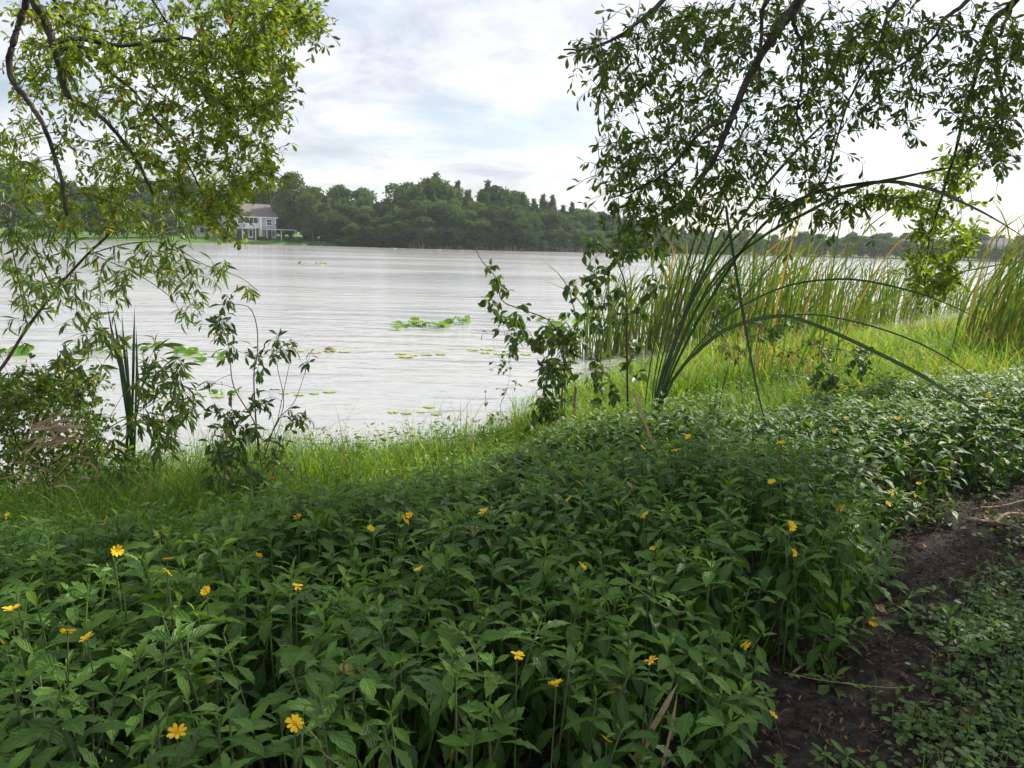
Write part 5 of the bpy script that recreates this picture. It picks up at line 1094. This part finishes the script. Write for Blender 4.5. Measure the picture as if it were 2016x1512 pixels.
# ------------------------------------------------------------------ water lilies
def pad_mesh(name, mat, var, cup):
    n = 18; th = np.linspace(0.22, 2 * math.pi - 0.22, n); mb = MB()
    v = [(0, 0, 0)] + [(0.55 * math.sin(a), 0.55 * -math.cos(a) * 1.1, cup * 0.25) for a in th] + [(math.sin(a), -math.cos(a) * 1.15, cup + 0.05 * math.sin(5 * a)) for a in th]
    luv = [(0, 0, var)] + [(0.5, 0.5, var)] * n + [(1, k / n, var) for k in range(n)]
    f = []
    for k in range(n - 1): f += [(0, 1 + k, 2 + k), (1 + k, 1 + n + k, 2 + n + k), (1 + k, 2 + n + k, 2 + k)]
    mb.add(v, f, np.array(luv, float)); return mb.mesh(name, mat)
def lilies():
    r = np.random.default_rng(96)
    stand = [pad_mesh('pad', M_PAD, v, 0.22) for v in (0.25, 0.5, 0.75, 0.97)]; flat = [pad_mesh('pad', M_PADF, v, 0.0) for v in (0.2, 0.5, 0.8)]
    stalk = MB(); tube(stalk, [(0, 0, -0.25), (0, 0, 1)], [1, 0.8], 5); stalk = stalk.mesh('stalk', M_STEM)
    def clump(pix, size, label, kind='stand', group=None):
        size *= 0.78 if kind == 'stand' else 0.6
        ps = [EYE + (P(x, y, 1) - EYE) * (EYE[2] / (EYE[2] - P(x, y, 1)[2])) for x, y in pix]
        root = thing('water_lily', label, 'water lily', (*np.mean(ps, 0)[:2], 0), group)
        if kind == 'stand': ps = ps + [p + np.array([r.normal() * size, r.normal() * size * 2, 0]) for p in ps]; size *= 0.75
        for p in ps:
            R = size * r.uniform(0.7, 1.25); a = r.uniform(0, 6.28)
            if kind == 'stand':
                z = r.uniform(0.15, 0.6) * R; tilt = nrm(np.array([r.normal() * 0.7, -0.55 + r.normal() * 0.5, 0.9])); dv = np.array([math.cos(a), math.sin(a), 0])
                A = frames(dv[None], tilt[None], [R])[0]; c = np.array([p[0], p[1], z])
                o = put(stand[r.choice(4, p=[.4, .36, .2, .04])], 'pad', root, c, A)
                put(stalk, 'stalk', root, np.array([p[0], p[1], 0]), np.array([[0.008, 0, 0], [0, 0.008, 0], [0, 0, max(z, 0.01)]]))
            else:
                A = np.array([[math.cos(a) * R, -math.sin(a) * R, 0], [math.sin(a) * R, math.cos(a) * R, 0], [0, 0, R]])
                put(flat[r.integers(3)], 'pad', root, np.array([p[0], p[1], 0.012 + r.uniform(0, 0.006)]), A)
        return root
    clump([(786, 643), (800, 645), (815, 642), (832, 644), (846, 641), (862, 646), (872, 643), (882, 640)], 0.22, 'row of raised green and yellow lily pads in mid water')
    clump([(893, 634), (907, 635), (922, 636)], 0.22, 'three small lily pads just right of the long row in mid water')
    clump([(350, 694), (372, 700), (384, 696), (397, 704), (420, 702), (440, 705)], 0.17, 'upright green lily pads beside the left cattail clump')
    clump([(436, 778), (456, 778)], 0.12, 'pair of bright green rounded lily pads behind the bushy weed')
    clump([(150, 690), (175, 695), (200, 690), (230, 688), (262, 686), (285, 688), (300, 684)], 0.16, 'bright lily pads behind the left cattail clump')
    clump([(0, 700), (18, 694), (36, 700), (52, 694)], 0.2, 'bright lily pads at the left edge beneath the willow stem')
    clump([(590, 520), (600, 521), (622, 520), (630, 519), (640, 520)], 0.2, 'tiny strip of floating leaves far out before the lawn')
    clump([(497, 483), (508, 483), (556, 482)], 0.35, 'dark floating leaves just off the far lawn')
    clump([(1090, 640), (1110, 632), (1130, 640), (1065, 632), (1140, 628)], 0.24, 'raised lily pads half hidden behind the leafy sapling')
    g = 'flat pale lily pads on the water'
    clump([(790, 697), (815, 700), (840, 699), (868, 698), (800, 703)], 0.2, 'flat pale lily pads below the raised row in mid water', 'flat', g)
    clump([(930, 690), (955, 695), (985, 697), (1010, 700), (1035, 698), (960, 688)], 0.24, 'flat pale lily pads left of the leafy sapling', 'flat', g)
    clump([(590, 692), (620, 694), (650, 692), (680, 693)], 0.2, 'flat pale lily pads right of the leggy weed', 'flat', g)
    clump([(560, 775), (590, 778), (620, 775), (650, 772)], 0.13, 'flat pale lily pads between the leggy weed and shore', 'flat', g)
    clump([(775, 812), (800, 814), (830, 812), (846, 802), (860, 816)], 0.12, 'flat pale lily pads close to the grassy shore', 'flat', g)
    clump([(310, 770), (350, 775), (400, 780), (430, 782), (330, 790)], 0.14, 'flat pale lily pads around the bright pair at the left', 'flat', g)
    # a round rock or floating lump
    c = EYE + (P(650, 690, 1) - EYE) * (EYE[2] / (EYE[2] - P(650, 690, 1)[2])); mb = MB()
    th = np.linspace(0, 2 * math.pi, 11)[:-1]; v = [(q * 0.13 * math.cos(a) * (1 + 0.1 * math.sin(3 * a)), q * 0.1 * math.sin(a), z) for q, z in ((1, -0.03), (0.85, 0.03), (0.45, 0.07)) for a in th] + [(0.01, 0, 0.085)]
    f = []
    for k in range(2):
        for j in range(10): a, b, d, e = k * 10 + j, k * 10 + (j + 1) % 10, (k + 1) * 10 + (j + 1) % 10, (k + 1) * 10 + j; f += [(a, b, d), (a, d, e)]
    f += [(20 + j, 20 + (j + 1) % 10, 30) for j in range(10)]
    mb.add(np.array(v) + c, f); tag(mb.build('stone', M_STICK, None, c), 'small brown stone breaking the surface among flat lily pads', 'stone')
lilies()

# ------------------------------------------------------------------ haze
def haze():
    m, N, L = new_mat('haze_air'); out = N.new('ShaderNodeOutputMaterial'); pv = N.new('ShaderNodeVolumePrincipled')
    pv.inputs['Color'].default_value = (0.82, 0.88, 0.95, 1); pv.inputs['Density'].default_value = 0.00028; pv.inputs['Anisotropy'].default_value = 0.3
    L.new(pv.outputs[0], out.inputs['Volume'])
    mb = MB(); box(mb, (0, 170, 11.7), (760, 500, 28)); o = mb.build('haze', m, None, None, False); tag(o, 'thin pale haze over the lake', kind='stuff')
HAZE = True
if HAZE: haze()
